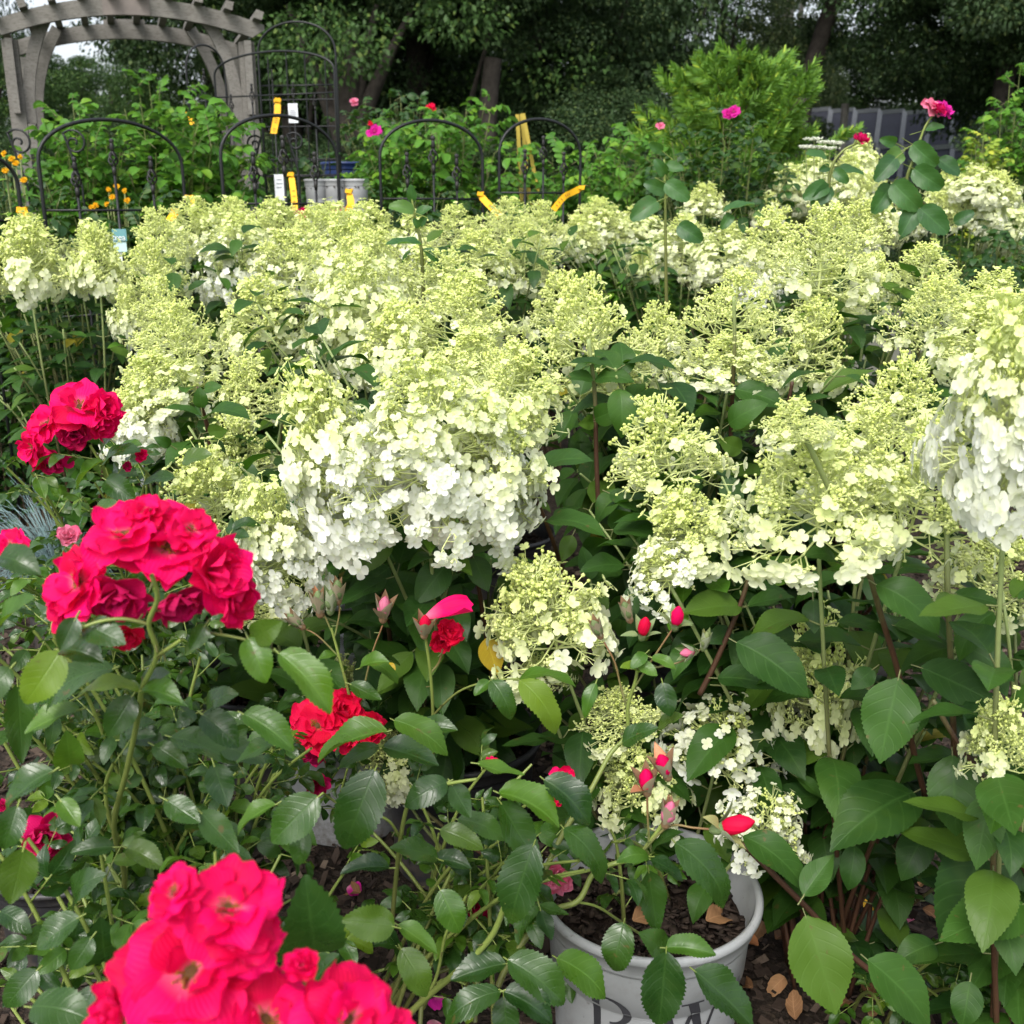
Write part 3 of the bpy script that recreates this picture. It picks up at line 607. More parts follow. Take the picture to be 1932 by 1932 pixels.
# bare trunks that show below the crowns
def bare(px, Y, top, r0, r1, label, fork=False, py0=330, mat='bark'):
    b = at(px, 391, Y); root = empty('tree', (b[0], Y, 0), label, 'tree'); B = Batch(); t = at(px+random.uniform(-15, 15), top, Y)
    P = smoothpts([(b[0], Y, 0), (b[0]+.05, Y, 1.2), (t[0]-.06, Y, t[2]*.7), t], 5); tube(B, P, np.linspace(r0, r1, len(P)), 10)
    if fork:
        for s in (-1, 1, .4, -.5):
            Q = bez(P[8], P[10]+np.array([.25*s, 0, .3]), t+np.array([.7*s, .2, .3]), 9); tube(B, Q, np.linspace(r1*1.1, .03, 9), 8)
    put(B, 'trunk', [M[mat]], root)
    me, _ = CR[(0, 7, 115, 900, .064)] if (0, 7, 115, 900, .064) in CR else list(CR.values())[0]
    o = bpy.data.objects.new('crown', me); COL.objects.link(o); o.parent = root; o.location = (0, .6, t[2]-.1); o.scale = (.62, .5, .62)
bare(655, 12.5, 60, .17, .12, 'forked grey trunk tree right of the tall arched trellis', True)
bare(945, 12.5, 110, .13, .10, 'tree with a straight bare grey trunk in the centre background')

# ------------------------------------------------------------------ solar panels and post
M['panel'] = simple('solar_glass', (.03, .034, .055), (.045, .052, .08), 3, .35, .4, bump=False)
M['alu'] = simple('aluminium', (.30, .32, .35), (.24, .26, .29), 10, .4, .5, bump=False)
Yp = 20; rt = empty('solar_panel_array', at(1660, 330, Yp), 'long tilted row of grey blue solar panels under the dark trees', 'solar panels')
for r in range(2):
    for c in range(8):
        B = Batch(); F_ = Batch(); x0 = at(1520+c*46, 290, Yp)[0]; x1 = at(1520+c*46+45, 290, Yp)[0]
        dz = -.035*c
        zt = at(1600, 234, Yp)[2]-r*.62+.22+dz*.3-(.0 if c else 0); slope = np.array([0, -.36, -.58])
        cc = np.array([(x0+x1)/2-.10*r-.05, Yp-.36*r, zt]); ax = np.array([x1-x0-.03, .0, .03]); 
        shear = slope+np.array([-.14, 0, 0])
        box(B, cc+shear/2, ax, shear*.97, np.array([0, -.03, .02])); p = put(B, 'panel', [M['panel']], rt, False)
        for e in (0, 1): box(F_, cc+shear*e+np.array([0, -.02, .02]), ax*1.04, np.array([0, .04, 0]), np.array([0, 0, .07 if (r == 0 and e == 0) else .04]))
        for e in (-.5, .5): box(F_, cc+ax*e+shear/2+np.array([0, -.025, .02]), np.array([.04, 0, 0]), shear, np.array([0, -.03, .03]))
        put(F_, 'panel_frame', [M['alu']], p, False)
for c in range(5):
    B = Batch(); x0 = at(1520+c*85, 290, Yp)[0]; tube(B, [(x0, Yp-.3, 0), (x0+.1, Yp, at(1600, 250, Yp)[2])], .04, 6); tube(B, [(x0-.3, Yp-.9, 0), (x0+.05, Yp-.1, 2.2)], .03, 6); put(B, 'support', [M['alu']], rt)
B = Batch(); p = at(1584, 330, 17); tube(B, [(p[0], 17, 0), (p[0], 17, at(1584, 196, 17)[2])], .06, 8); o = put(B, 'post', [M['palebark']], None, origin=(p[0], 17, 0)); tag(o, 'weathered pale post standing in front of the solar panels', 'post')
# dark fence line at left background
M['black'] = simple('black_metal', (.006, .007, .008), (.012, .013, .014), 200, .4, .35)
M['rust'] = simple('worn_black_metal', (.006, .007, .008), (.022, .02, .018), 120, .45, .35)

# ------------------------------------------------------------------ wooden arbor
def wood_mat():
    N = NT('weathered_wood'); u, v, r, k = N.attr(); tc = N.n('ShaderNodeTexCoord'); mp = N.n('ShaderNodeMapping'); mp.inputs['Scale'].default_value = (9, 9, 9); N.l(tc.outputs['Object'], mp.inputs[0]); mp.inputs['Scale'].default_value = (6, 24, 24)
    a = N.noise(1.2, 5, .7, mp.outputs[0]); b = N.noise(7, 4, .7, mp.outputs[0]); c = N.mix(N.ramp(a, .3, .75), (.18, .172, .155), (.105, .10, .09)); c = N.mix(N.math('MULTIPLY', r, .35), c, (.25, .24, .22)); c = N.mix(N.ramp(b, .48, .70, 0, .75), c, (.075, .066, .055))
    return N.done(c, .85, .15, 0, None, b, .5, .004)
M['wood'] = wood_mat(); M['redwood'] = simple('keystone_board', (.20, .175, .16), (.16, .14, .13), 30, .85, .15)
Yl, Yr = 5.25, 5.32
pl = at(33, 200, Yl); pr = at(471, 200, Yr); a_ = np.array([pr[0]-pl[0], Yr-Yl, 0]); Wd = np.linalg.norm(a_); ua = a_/Wd; ud = unit(np.array([-.34, .94, 0])); up = np.array([0, 0, 1.0])
DEP = .62; O = np.array([pl[0], Yl, 0]); zend = at(489, 63, Yr)[2]; zap = at(248, 17, (Yl+Yr)/2)[2]
arb = empty('wooden_arbor', O+ua*Wd/2, 'weathered grey wooden arbor with an arched slatted top', 'arbor')
def AW(s, d, z): return O+ua*s+ud*d+up*z
def arch_z(s): q = (s-Wd/2)/(Wd/2+.05); return zend+(zap-zend)*(1-abs(q)**2.0)
for di, d in enumerate((0, DEP)):
    for s in (0, Wd):
        B = Batch(); box(B, AW(s, d, (zend-.04)/2), ua*.072, ud*.072, up*(zend-.04)); pst = put(B, 'post', [M['wood']], arb, False)
    # arched beam made of three boards
    for bi, (f0, f1) in enumerate(((-.075, .405), (.405, .60), (.60, 1.075))):
        B = Batch(); n = 10 if bi != 1 else 5; S = np.linspace(f0*Wd, f1*Wd, n); hb = .072; th = .036; V = []; off = (-.062 if d == 0 else .062)+(-.004 if bi == 1 and d == 0 else 0)
        for s in S:
            z = arch_z(s); lo = z-hb/2; hi = z+hb/2+(.02 if bi == 1 else 0)
            if bi == 0 and s == S[0]: lo += .05
            if bi == 2 and s == S[-1]: lo += .05
            for (dd, zz) in ((off-th/2, lo), (off+th/2, lo), (off+th/2, hi), (off-th/2, hi)): V.append(AW(s, d+dd, zz))
        Q = [(i*4+j, i*4+(j+1) % 4, i*4+4+(j+1) % 4, i*4+4+j) for i in range(n-1) for j in range(4)]+[(3, 2, 1, 0), (n*4-4, n*4-3, n*4-2, n*4-1)]
        B.raw(V, Q, (0, .5, random.random(), .5)); put(B, 'arched_beam' if bi != 1 else 'keystone_board', [M['redwood'] if bi == 1 and d == 0 else M['wood']], arb, False)
    for sg, s in ((1, 0), (-1, Wd)):
        # bowed brace between post and beam
        B = Batch(); P = [AW(s+sg*.052, d, zend-.40), AW(s+sg*.058, d, zend-.28), AW(s+sg*.082, d, zend-.15), AW(s+sg*.13, d, zend-.02), AW(s+sg*.20, d, zend+.10)]
        P = smoothpts(P, 4); V = []; T = unit(np.gradient(P, axis=0))
        for i, p in enumerate(P):
            nn = np.cross(T[i], ud); wv = .026
            for q1, q2 in ((-1, -1), (1, -1), (1, 1), (-1, 1)): V.append(p+nn*wv*q1+ud*.019*q2)
        n = len(P); B.raw(V, [(i*4+j, i*4+(j+1) % 4, i*4+4+(j+1) % 4, i*4+4+j) for i in range(n-1) for j in range(4)]+[(3, 2, 1, 0), (n*4-4, n*4-3, n*4-2, n*4-1)], (0, .5, random.random(), .5)); put(B, 'brace', [M['wood']], arb, False)
        B = Batch(); dd = -.062 if d == 0 else .062; box(B, AW(s, d+dd, zend-.20), ua*.032, ud*.032, up*.32); put(B, 'short_stave', [M['wood']], arb, False)
for i in range(10):
    s = Wd*(-.045+1.09*i/9); B = Batch(); sl = np.array([0, 0, 0.]) ; z = arch_z(s)+.036+.018
    sv = unit(ua+up*((arch_z(s+.05)-arch_z(s-.05))/.1)); wv = unit(np.cross(ud, sv)*-1)
    box(B, AW(s, DEP/2, z), sv*.035, ud*(DEP+.34), wv*.036); put(B, 'rafter', [M['wood']], arb, False)
for s in (0, Wd):
    for z in (.35, zend-.52): B = Batch(); box(B, AW(s, DEP/2, z), ua*.04, ud*(DEP-.09), up*.05); put(B, 'side_rail', [M['wood']], arb, False)
    for q in range(5): B = Batch(); box(B, AW(s+.003, DEP*(.17+.165*q), (.38+zend-.55)/2), ua*.02, ud*.04, up*(zend-.55-.4)); put(B, 'side_slat', [M['wood']], arb, False)

# ------------------------------------------------------------------ arched metal trellises
def finial(B, p, s):
    """ball on a neck over a twisted four wire basket; p is the basket's centre"""
    B.inst(BALL2, frames([p+np.array([0, 0, .047*s])], [(1, 0, 0)], [(0, 0, 1)], .0072*s))
    tube(B, [p+np.array([0, 0, .044*s]), p+np.array([0, 0, .036*s]), p+np.array([0, 0, .027*s]), p+np.array([0, 0, .018*s])], np.array([.004, .0055, .0065, .004])*s, 6)
    for q in range(4):
        P = [p+np.array([.0125*s*math.sin(math.pi*t)**.8*math.cos(q*1.571+t*3.0), .0125*s*math.sin(math.pi*t)**.8*math.sin(q*1.571+t*3.0), (.020-.045*t)*s]) for t in np.linspace(.02, .98, 9)]; tube(B, P, .0026*s, 5)
    tube(B, [p+np.array([0, 0, -.022*s]), p+np.array([0, 0, -.036*s]), p+np.array([0, 0, -.05*s])], np.array([.006, .0058, .0032])*s, 6)
def trellis(label, L, Rg, apex, bar, rods, low, r=.0055, fs=1.0, name='arched_trellis', group='arched metal trellises in a row', spring=.5, legs=(0, 0)):
    """L, Rg = (px, Y) of the legs at the bar's height; apex, bar = py; rods = (px, py_top, py_basket)"""
    pL = at(L[0], bar[0], L[1]); pR = at(Rg[0], bar[1], Rg[1]); za = at((L[0]+Rg[0])/2, apex, (L[1]+Rg[1])/2)[2]; zb = (pL[2]+pR[2])/2
    a = np.array([pR[0]-pL[0], pR[1]-pL[1], 0]); Wt = np.linalg.norm(a); ua_ = a/Wt; pL = np.array([pL[0], pL[1], 0]); root = empty(name, pL+a/2, label, 'trellis', group)
    zs = zb+(za-zb)*(1-spring) if spring < 1 else zb; zs = max(zs, za-Wt*.62)
    P = [pL+np.array([0, 0, low]), pL+np.array([0, 0, zb]), pL+np.array([0, 0, zs])]
    for t in np.linspace(0, math.pi, 25)[1:-1]: P.append(pL+ua_*Wt*(.5-.5*math.cos(t))+np.array([0, 0, zs+(za-zs)*math.sin(t)**.9]))
    P += [pL+a+np.array([0, 0, zs]), pL+a+np.array([0, 0, zb]), pL+a+np.array([0, 0, low])]
    B = Batch(); tube(B, P, r, 6); put(B, 'frame', [M['black']], root)
    B = Batch(); tube(B, [pL+np.array([0, 0, zb]), pL+a+np.array([0, 0, zb])], r*.7, 6); put(B, 'crossbar', [M['black']], root)
    B = Batch(); tube(B, [pL+np.array([0, 0, zb-.3]), pL+a+np.array([0, 0, zb-.3])], r*.7, 6); put(B, 'crossbar', [M['black']], root)
    for (px, pt, pb) in rods:
        f = (px-L[0])/(Rg[0]-L[0]); q = pL+a*f; Yq = q[1]; zc_ = at(px, pb, Yq)[2]; zt_ = at(px, pt, Yq)[2]; s = (zt_-zc_)/.052
        B = Batch(); tube(B, [q+np.array([0, 0, low]), q+np.array([0, 0, zc_-.045*s])], r*.75, 6); rd = put(B, 'rod', [M['black']], root)
        B = Batch(); finial(B, q+np.array([0, 0, zc_]), s); put(B, 'finial', [M['rust']], rd)
    return root, pL, ua_, Wt, zb
T0 = trellis('leftmost black arched trellis, cut off by the left edge of the photo', (-120, 2.8), (42, 3.0), 284, (418, 415), [(-40, 300, 335), (-90, 330, 370)], .35)
T1 = trellis('widest black arched trellis in the row, standing in front of the arbor', (84, 3.1), (350, 3.4), 226, (403, 391), [(146, 297, 337), (217, 262, 299), (288, 295, 333)], .35)
T2 = trellis('black arched trellis in front of the tall gridded one, second from left in the row', (423, 3.35), (640, 3.6), 218, (388, 381), [(480, 287, 328), (536, 256, 296), (595, 287, 325)], .35)
T3 = trellis('black arched trellis with a yellow tag on its right leg, beside the yellow stakes', (719, 3.6), (911, 3.75), 227, (370, 380), [(768, 288, 323), (817, 257, 295), (861, 291, 327)], .35)
T4 = trellis('rightmost and smallest black arched trellis, yellow tag at its bar', (942, 3.8), (1094, 3.95), 225, (362, 366), [(989, 282, 315), (1023, 257, 288), (1062, 287, 318)], .35)
T5 = trellis('narrow tall black arch in front of the right side of the arbor', (356, 4.4), (428, 4.5), 85, (192, 192), [(388, 130, 150)], .3, .004, name='tall_trellis', group=None)
T6 = trellis('wide black arch crossing the tall gridded trellis', (408, 4.5), (632, 4.3), 97, (190, 168), [(478, 158, 180), (437, 178, 198)], .3, .0045, name='tall_trellis', group=None)
T7 = trellis('tallest black arched trellis with a square grid and hanging tags', (490, 4.75), (636, 4.7), 41, (152, 170), [(514, 131, 145), (553, 155, 172), (593, 175, 193)], .3, .0048, name='tall_trellis', group=None)
rt, pL, ua_, Wt, zb = T7
for z in (187, 238, 300, 333, 376):
    B = Batch(); zz = at(560, z, 4.7)[2]; tube(B, [pL+np.array([0, 0, zz]), pL+ua_*Wt+np.array([0, 0, zz])], .003, 5); put(B, 'crossbar', [M['black']], rt)
for f in (.12, .36, .6, .86):
    B = Batch(); tube(B, [pL+ua_*Wt*f+np.array([0, 0, .3]), pL+ua_*Wt*f+np.array([0, 0, at(560, 90+40*abs(f-.5), 4.7)[2]])], .003, 5); put(B, 'upright', [M['black']], rt)
def scroll(px, py, Y, s, mirror, label):
    c = at(px, py, Y); root = empty('scroll_trellis', (c[0], c[1], .0), label, 'trellis', 'scrolled trellis tops'); B = Batch(); P = []
    for t in np.linspace(0, 1, 30): a = -math.pi*.2+t*math.pi*3.0; r = s*(.12+.88*t)*.33; P.append(c+np.array([mirror*(r*math.cos(a)-.0), 0, r*math.sin(a)]))
    e = P[-1]; P += [e+np.array([mirror*-.0, 0, -.0])-np.array([0, 0, s*q]) for q in (.3, .8, 1.6, 3)]
    P = P[:30]+list(bez(P[29], P[29]+np.array([0, 0, s*.25]), P[29]+np.array([-mirror*-s*.35, 0, -s*1.2]), 9)[1:]); P.append(np.array([P[-1][0], c[1], .3])); tube(B, P, .004, 6); put(B, 'scroll', [M['black']], root)
scroll(36, 270, 3.9, .15, 1, 'black metal scroll curling beside the left post of the arbor'); scroll(140, 270, 3.8, .14, 1, 'black metal scroll behind the widest arched trellis')
scroll(480, 272, 4.2, .10, -1, 'small black scroll just left of the central rod of the second arch'); scroll(556, 268, 4.2, .11, 1, 'small black scroll near the dark blue pot')

# ------------------------------------------------------------------ tags, stakes, signs
M['yellow'] = simple('yellow_tag', (.80, .45, .012), (.72, .38, .01), 60, .6, .3); M['ystake'] = simple('yellow_stake', (.42, .33, .06), (.36, .27, .05), 40, .7, .2)
M['white'] = simple('white_paper', (.72, .75, .78), (.66, .69, .72), 20, .6, .3); M['ink'] = simple('ink', (.03, .03, .035), (.04, .04, .045), 20, .6, .3)
M['teal'] = simple('teal_card', (.10, .25, .28), (.12, .28, .31), 20, .5, .4); M['lightcard'] = simple('pale_card', (.45, .62, .68), (.5, .66, .7), 20, .5, .4)
def ribbon(pts, Y, wd, label, name='plant_tag', mat='yellow', knot=True, text=True):
    P = np.array([at(x, y, Y-.02*i) for i, (x, y) in enumerate(pts)]); P = smoothpts(P, 5); n = len(P); T = unit(np.gradient(P, axis=0)); V = []; A = []
    for i in range(n):
        s = unit(np.cross(T[i], (0.1, 1, .1))); tw = .35*math.sin(i/n*3); s = unit(s+np.array([0, tw, 0])); w2 = wd/2*(.75 if i < 2 else 1)
        for q, dd in ((-1, 0), (1, 0), (1, .0012), (-1, .0012)): V.append(P[i]+s*w2*q+np.array([0, dd, 0])); A.append(((q+1)/2, i/n, .5, .5))
    B = Batch(); B.raw(V, [(i*4+j, i*4+(j+1) % 4, i*4+4+(j+1) % 4, i*4+4+j) for i in range(n-1) for j in range(4)]+[(0, 1, 2, 3), (n*4-1, n*4-2, n*4-3, n*4-4)], A, 0)
    o = empty(name, P[0], label, 'tag', 'yellow tags tied to the trellises' if mat == 'yellow' else None); put(B, 'strip', [M[mat]], o, False)
    if knot:
        B = Batch(); 
        for q in range(2): box(B, P[0]+np.array([random.uniform(-.004, .004), -.004*q, .002]), (wd*.9, 0, .004*(1-2*q)), (0, .012, 0), (.003, 0, wd*.55))
        put(B, 'loop', [M[mat]], o, False)
    if text:
        B = Batch()
        for q in range(6):
            i = int(n*(.45+.08*q)); i = min(i, n-1)
            if random.random() < .8: box(B, P[i]+np.array([0, -.0015, 0]), T[i]*.003, unit(np.cross(T[i], (0, 1, 0)))*wd*.45, (0, .0006, 0))
        put(B, 'printing', [M['inky']], o, False)
    return o
M['inky'] = simple('brown_ink', (.25, .10, .01), (.3, .13, .01), 20, .6, .3)
ribbon([(658, 362), (662, 385), (655, 400), (649, 422)], 3.5, .022, 'yellow tag hanging from the right leg of the second black arch')
ribbon([(905, 367), (918, 382), (932, 396), (944, 409)], 3.68, .022, 'yellow tag slanting down to the right from the black arch beside the stakes')
ribbon([(1096, 355), (1080, 363), (1064, 372), (1044, 396)], 3.85, .022, 'yellow tag folded over the bar of the rightmost black arch')
ribbon([(524, 190), (523, 215), (519, 235), (516, 252)], 4.6, .026, 'long yellow tag hanging high on the tall gridded trellis')
ribbon([(549, 330), (552, 350), (555, 375), (556, 398)], 3.95, .022, 'yellow tag hanging upright in front of the white sign')
ribbon([(44, 398), (48, 406), (55, 412)], 2.95, .026, 'yellow tag on the leftmost cut off arch', text=False)
ribbon([(358, 374), (362, 380), (364, 388)], 3.3, .022, 'small yellow tag at the right foot of the widest arch', text=False)
ribbon([(357, 216), (361, 228), (364, 242)], 4.4, .018, 'small yellow tag on the narrow tall arch', text=False)
ribbon([(332, 400), (326, 407), (320, 416)], 3.2, .024, 'yellow tag tip lying on the pale blossoms', text=False)
def card(px0, py0, px1, py1, Y, mat, label, name='sign', lines=None, cat='sign', bend=0):
    a = at(px0, py0, Y); b = at(px1, py1, Y); c = (a+b)/2; wx = abs(b[0]-a[0]); hz = abs(a[2]-b[2]); o = empty(name, np.array([c[0], Y, min(a[2], b[2])]), label, cat)
    B = Batch(); box(B, (c[0], Y, c[2]), (wx, bend, 0), (0, .002, 0), (0, 0, hz)); put(B, 'card', [M[mat]], o, False)
    if lines:
        B = Batch()
        for (u, v, l) in lines: box(B, (c[0]+(u-.5)*wx, Y-.0022, c[2]+(v-.5)*hz), (l*wx, 0, 0), (0, .0006, 0), (0, 0, hz*.035))
        put(B, 'printing', [M['alu']], o, False)
    return o
card(543, 195, 563, 232, 4.62, 'white', 'white label hanging beside the long yellow tag on the tall trellis', 'label', [(.5, .55, .7), (.5, .45, .7), (.5, .35, .6), (.45, .65, .5)], 'label')
card(517, 329, 539, 378, 4.1, 'white', 'white printed sign left of the upright yellow tag', 'sign', [(.5, .8, .5), (.5, .65, .6), (.45, .5, .5)])
# small teal plant sign with writing
def txt(s, size, mat, depth=.0004):
    cu = bpy.data.curves.new('writing', 'FONT'); cu.body = s; cu.size = size; cu.extrude = depth; o = bpy.data.objects.new('writing', cu); COL.objects.link(o)
    dg = bpy.context.evaluated_depsgraph_get(); me = bpy.data.meshes.new_from_object(o.evaluated_get(dg)); bpy.data.objects.remove(o); me.materials.clear(); me.materials.append(M[mat]); return me
cd = card(211, 432, 240, 475, 2.78, 'lightcard', 'small teal and pale blue plant sign with white letters behind the left blossoms', 'plant_sign')
B = Batch(); a = at(211, 432, 2.776); b = at(240, 455, 2.776); box(B, ((a[0]+b[0])/2, 2.776, (a[2]+b[2])/2), (b[0]-a[0], 0, 0), (0, .002, 0), (0, 0, a[2]-b[2])); put(B, 'header', [M['teal']], cd, False)
me = txt('trea', .021, 'white'); o = bpy.data.objects.new('lettering', me); COL.objects.link(o); o.parent = cd; p = at(212, 453, 2.774)-ORG[cd.name]; o.location = [float(x) for x in p]; o.rotation_euler = (R(90), 0, 0)
B = Batch(); q = at(225, 470, 2.785); box(B, (q[0], 2.785, q[2]/2), (.012, 0, 0), (0, .003, 0), (0, 0, q[2])); put(B, 'stake', [M['white']], cd, False)
for i, (x0, y0, x1, y1, Y, lb) in enumerate(((976, 216, 979, 275, 5.0, 'short yellow wooden stake at the left of the three'), (984, 215, 992, 300, 5.05, 'middle yellow wooden stake'), (987, 214, 1003, 300, 4.95, 'leaning yellow wooden stake at the right of the three'))):
    B = Batch(); a = at(x0, y0, Y); b = at(x1, y1, Y); d = b-a; e = a+d*3.6; ax = unit(d); box(B, (a+e)/2, (.017, 0, 0), (0, .012, 0), e-a); o = put(B, 'garden_stake', [M['ystake']], None, False, origin=e); tag(o, lb, 'stake', 'yellow garden stakes')
B = Batch(); a = at(121, 280, 4.6); box(B, a+np.array([0, 0, -.1]), (.03, 0, 0), (0, .02, 0), (.01, 0, .3)); box(B, a+np.array([.045, -.02, -.16]), (.035, 0, 0), (0, .02, 0), (.0, 0, .2)); o = put(B, 'garden_stake', [M['redwood']], None, False, origin=a); tag(o, 'pale wooden stake behind the shrubs right of the arbor left post', 'stake')

# ------------------------------------------------------------------ pots
def pot_mat(name, c1, c2):
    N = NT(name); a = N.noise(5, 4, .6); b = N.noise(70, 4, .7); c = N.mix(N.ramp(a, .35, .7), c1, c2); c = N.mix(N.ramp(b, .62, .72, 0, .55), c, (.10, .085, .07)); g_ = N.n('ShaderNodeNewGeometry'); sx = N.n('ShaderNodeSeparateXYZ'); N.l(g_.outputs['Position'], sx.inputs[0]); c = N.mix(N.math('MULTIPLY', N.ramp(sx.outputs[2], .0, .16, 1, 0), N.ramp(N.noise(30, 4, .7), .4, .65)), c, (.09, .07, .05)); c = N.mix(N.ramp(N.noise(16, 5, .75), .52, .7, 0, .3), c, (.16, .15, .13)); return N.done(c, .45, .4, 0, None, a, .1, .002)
M['pot'] = pot_mat('pale_grey_pot', (.36, .37, .375), (.29, .30, .305)); M['pot_dark'] = pot_mat('black_pot', (.02, .02, .022), (.035, .035, .04)); M['pot_blue'] = pot_mat('blue_pot', (.015, .03, .10), (.02, .04, .14))
M['soil'] = simple('potting_soil', (.010, .007, .006), (.035, .024, .018), 70, .95, .1, bstr=1, bdist=.01)
def pot(cx, cy, R0, H, label, mat='pot', z0=0., group='nursery pots', n=72):
    root = empty('plant_pot', (cx, cy, z0), label, 'pot', group); c = (cx, cy, z0)
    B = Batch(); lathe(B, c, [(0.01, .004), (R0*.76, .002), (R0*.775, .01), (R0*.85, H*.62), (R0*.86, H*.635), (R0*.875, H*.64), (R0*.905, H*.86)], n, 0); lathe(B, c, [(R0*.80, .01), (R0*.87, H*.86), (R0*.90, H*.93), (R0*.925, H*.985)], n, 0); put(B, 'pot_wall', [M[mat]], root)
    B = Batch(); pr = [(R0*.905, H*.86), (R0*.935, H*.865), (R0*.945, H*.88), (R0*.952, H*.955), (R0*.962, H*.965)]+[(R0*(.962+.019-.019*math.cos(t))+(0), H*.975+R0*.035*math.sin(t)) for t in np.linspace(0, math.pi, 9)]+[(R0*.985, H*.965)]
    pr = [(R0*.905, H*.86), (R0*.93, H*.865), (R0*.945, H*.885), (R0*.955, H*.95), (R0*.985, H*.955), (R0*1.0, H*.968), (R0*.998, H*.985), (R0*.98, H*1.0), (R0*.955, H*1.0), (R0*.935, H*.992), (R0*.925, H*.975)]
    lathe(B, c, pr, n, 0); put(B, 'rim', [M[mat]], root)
    B = Batch(); V = []; nr = 10
    for i in range(nr+1):
        for j in range(48): a = j*math.pi/24; r = R0*.875*i/nr; V.append((cx+r*math.cos(a), cy+r*math.sin(a), z0+H*.80+random.uniform(-.006, .008)))
    B.raw(V, [(i*48+j, i*48+(j+1) % 48, (i+1)*48+(j+1) % 48, (i+1)*48+j) for i in range(nr) for j in range(48)])
    m = 500 if R0 > .12 else 60; an = rng.uniform(0, 6.28, m); rr = R0*.85*np.sqrt(rng.random(m)); Pp = np.stack([cx+rr*np.cos(an), cy+rr*np.sin(an), z0+H*.80+rng.uniform(.003, .012, m)], 1)
    X = frames(Pp, rng.normal(size=(m, 3))*[1, 1, .3], rng.normal(0, .4, (m, 3))+[0, 0, 1], 1.0); ln = rng.uniform(.006, .024, m); X[:, :3, 0] *= (ln*.4)[:, None]; X[:, :3, 1] *= ln[:, None]; X[:, :3, 2] *= .0025
    B.inst(CHIP, X, rng.random(m)*.6, mat=1); put(B, 'soil', [M['soil'], M['chip']], root)
    return root
# ================================================================== background shrubs
def tips(px0, px1, py0, py1, Y0, Y1, n, dome=True):
    out = []
    for i in range(n):
        f = random.random(); px = px0+(px1-px0)*f
        top = py0+(py1-py0)*(abs(2*f-1)**2*.45 if dome else 0)
        out.append(at(px, random.uniform(top, py1) if random.random() < .7 else top+random.uniform(0, (py1-py0)*.15), random.uniform(Y0, Y1)))
    return out
def bg_shrub(label, cat, base, tipl, comps, mats, lsize, gap, stem='bark_thin', r=.004, name='shrub', group=None, a0=.25, opp=False, merge=True, shrink=.2, size_j=.0, bend=.25, elev=.15):
    base = np.array(base, float); root = empty(name, base, label, cat, group); S = Batch(); L = Batch()
    for t in tipl:
        b0 = base+np.array([random.uniform(-.06, .06), random.uniform(-.05, .05), .0]); h = t[2]-b0[2]
        P = bez(b0, b0+(t-b0)*.5*np.array([.6, .6, 1])+np.array([0, 0, bend*h])*.5, t, 9)
        tube(S, P, np.linspace(r, r*.35, 9), 5, random.random(), 0, .0, 1.0)
        if opp: opp_leaves(L, S, P, a0, 1.0, gap, lsize, comps, shrink=shrink)
        else: alt_leaves(L, P, a0, 1.02, gap, lsize, comps, elev, shrink)
    put(S, 'canes', [M[stem]], root); put(L, 'leaves', [M[m] for m in mats], root); return root
def gx(px, Y): return (at(px, 391, Y)[0], Y, 0.)
def shoots(lst): return [at(x, y, Y) for x, y, Y in lst]
s1 = bg_shrub('tall bright green rugosa shrub with shoots rising into the arbor opening', 'shrub', gx(300, 4.3), shoots([(280, 150, 4.3), (262, 165, 4.2), (300, 175, 4.3), (348, 175, 4.2), (375, 205, 4.1), (235, 205, 4.3), (420, 215, 4.2), (455, 240, 4.1), (330, 230, 4.2), (400, 260, 4)])+tips(215, 470, 215, 420, 3.9, 4.5, 46), RUG_C, ['rugosa', 'bark_thin'], .165, .048, r=.005)
bg_shrub('bright green rugosa shrub by the left post of the arbor', 'shrub', gx(150, 4.2), shoots([(137, 195, 4.3), (150, 215, 4.2), (110, 235, 4.2), (170, 225, 4.2), (125, 250, 4.1)])+tips(60, 260, 235, 430, 3.9, 4.4, 34), RUG_C, ['rugosa', 'bark_thin'], .15, .048, r=.005)
bg_shrub('low green shrub behind the leftmost arch, with orange flowers', 'shrub', gx(20, 3.9), tips(-60, 110, 320, 450, 3.6, 4.1, 28), RUG_C, ['dleaf', 'bark_thin'], .12, .05)
s2 = bg_shrub('bright green rugosa shrub behind the third black arch, one magenta bloom', 'shrub', gx(840, 4.8), shoots([(915, 195, 4.9), (925, 215, 4.8), (880, 205, 4.8), (740, 235, 4.7), (800, 222, 4.7), (700, 262, 4.6)])+tips(670, 985, 235, 400, 4.4, 5.0, 52), RUG_C, ['rugosa', 'bark_thin'], .165, .048, r=.005)
bg_shrub('green rugosa shrub seen through the rightmost black arch', 'shrub', gx(1040, 4.8), tips(960, 1110, 285, 410, 4.3, 4.9, 26), RUG_C, ['rugosa', 'bark_thin'], .15, .048)
bg_shrub('broad green rose shrub between the rightmost arch and the spruce', 'shrub', gx(1190, 4.7), tips(1090, 1300, 262, 420, 4.2, 4.9, 44), RUG_C, ['rugosa', 'bark_thin'], .15, .048)
s3 = bg_shrub('reddish tinged rose shrub with small red blooms behind the bright rugosa', 'rose bush', gx(760, 6.2), tips(640, 890, 182, 300, 5.8, 6.4, 46), ROSE_CM, ['dleaf', 'bark_thin'], .14, .07, name='rose_bush')
s4 = bg_shrub('dark green rose bush with magenta blooms in front of the pale green spruce', 'rose bush', gx(1360, 4.1), shoots([(1382, 222, 4.1), (1365, 232, 4.1), (1400, 240, 4.1), (1262, 235, 4.2)])+tips(1240, 1490, 235, 430, 3.9, 4.3, 44), ROSE_CM, ['dleaf', 'bark_thin'], .11, .05, name='rose_bush')
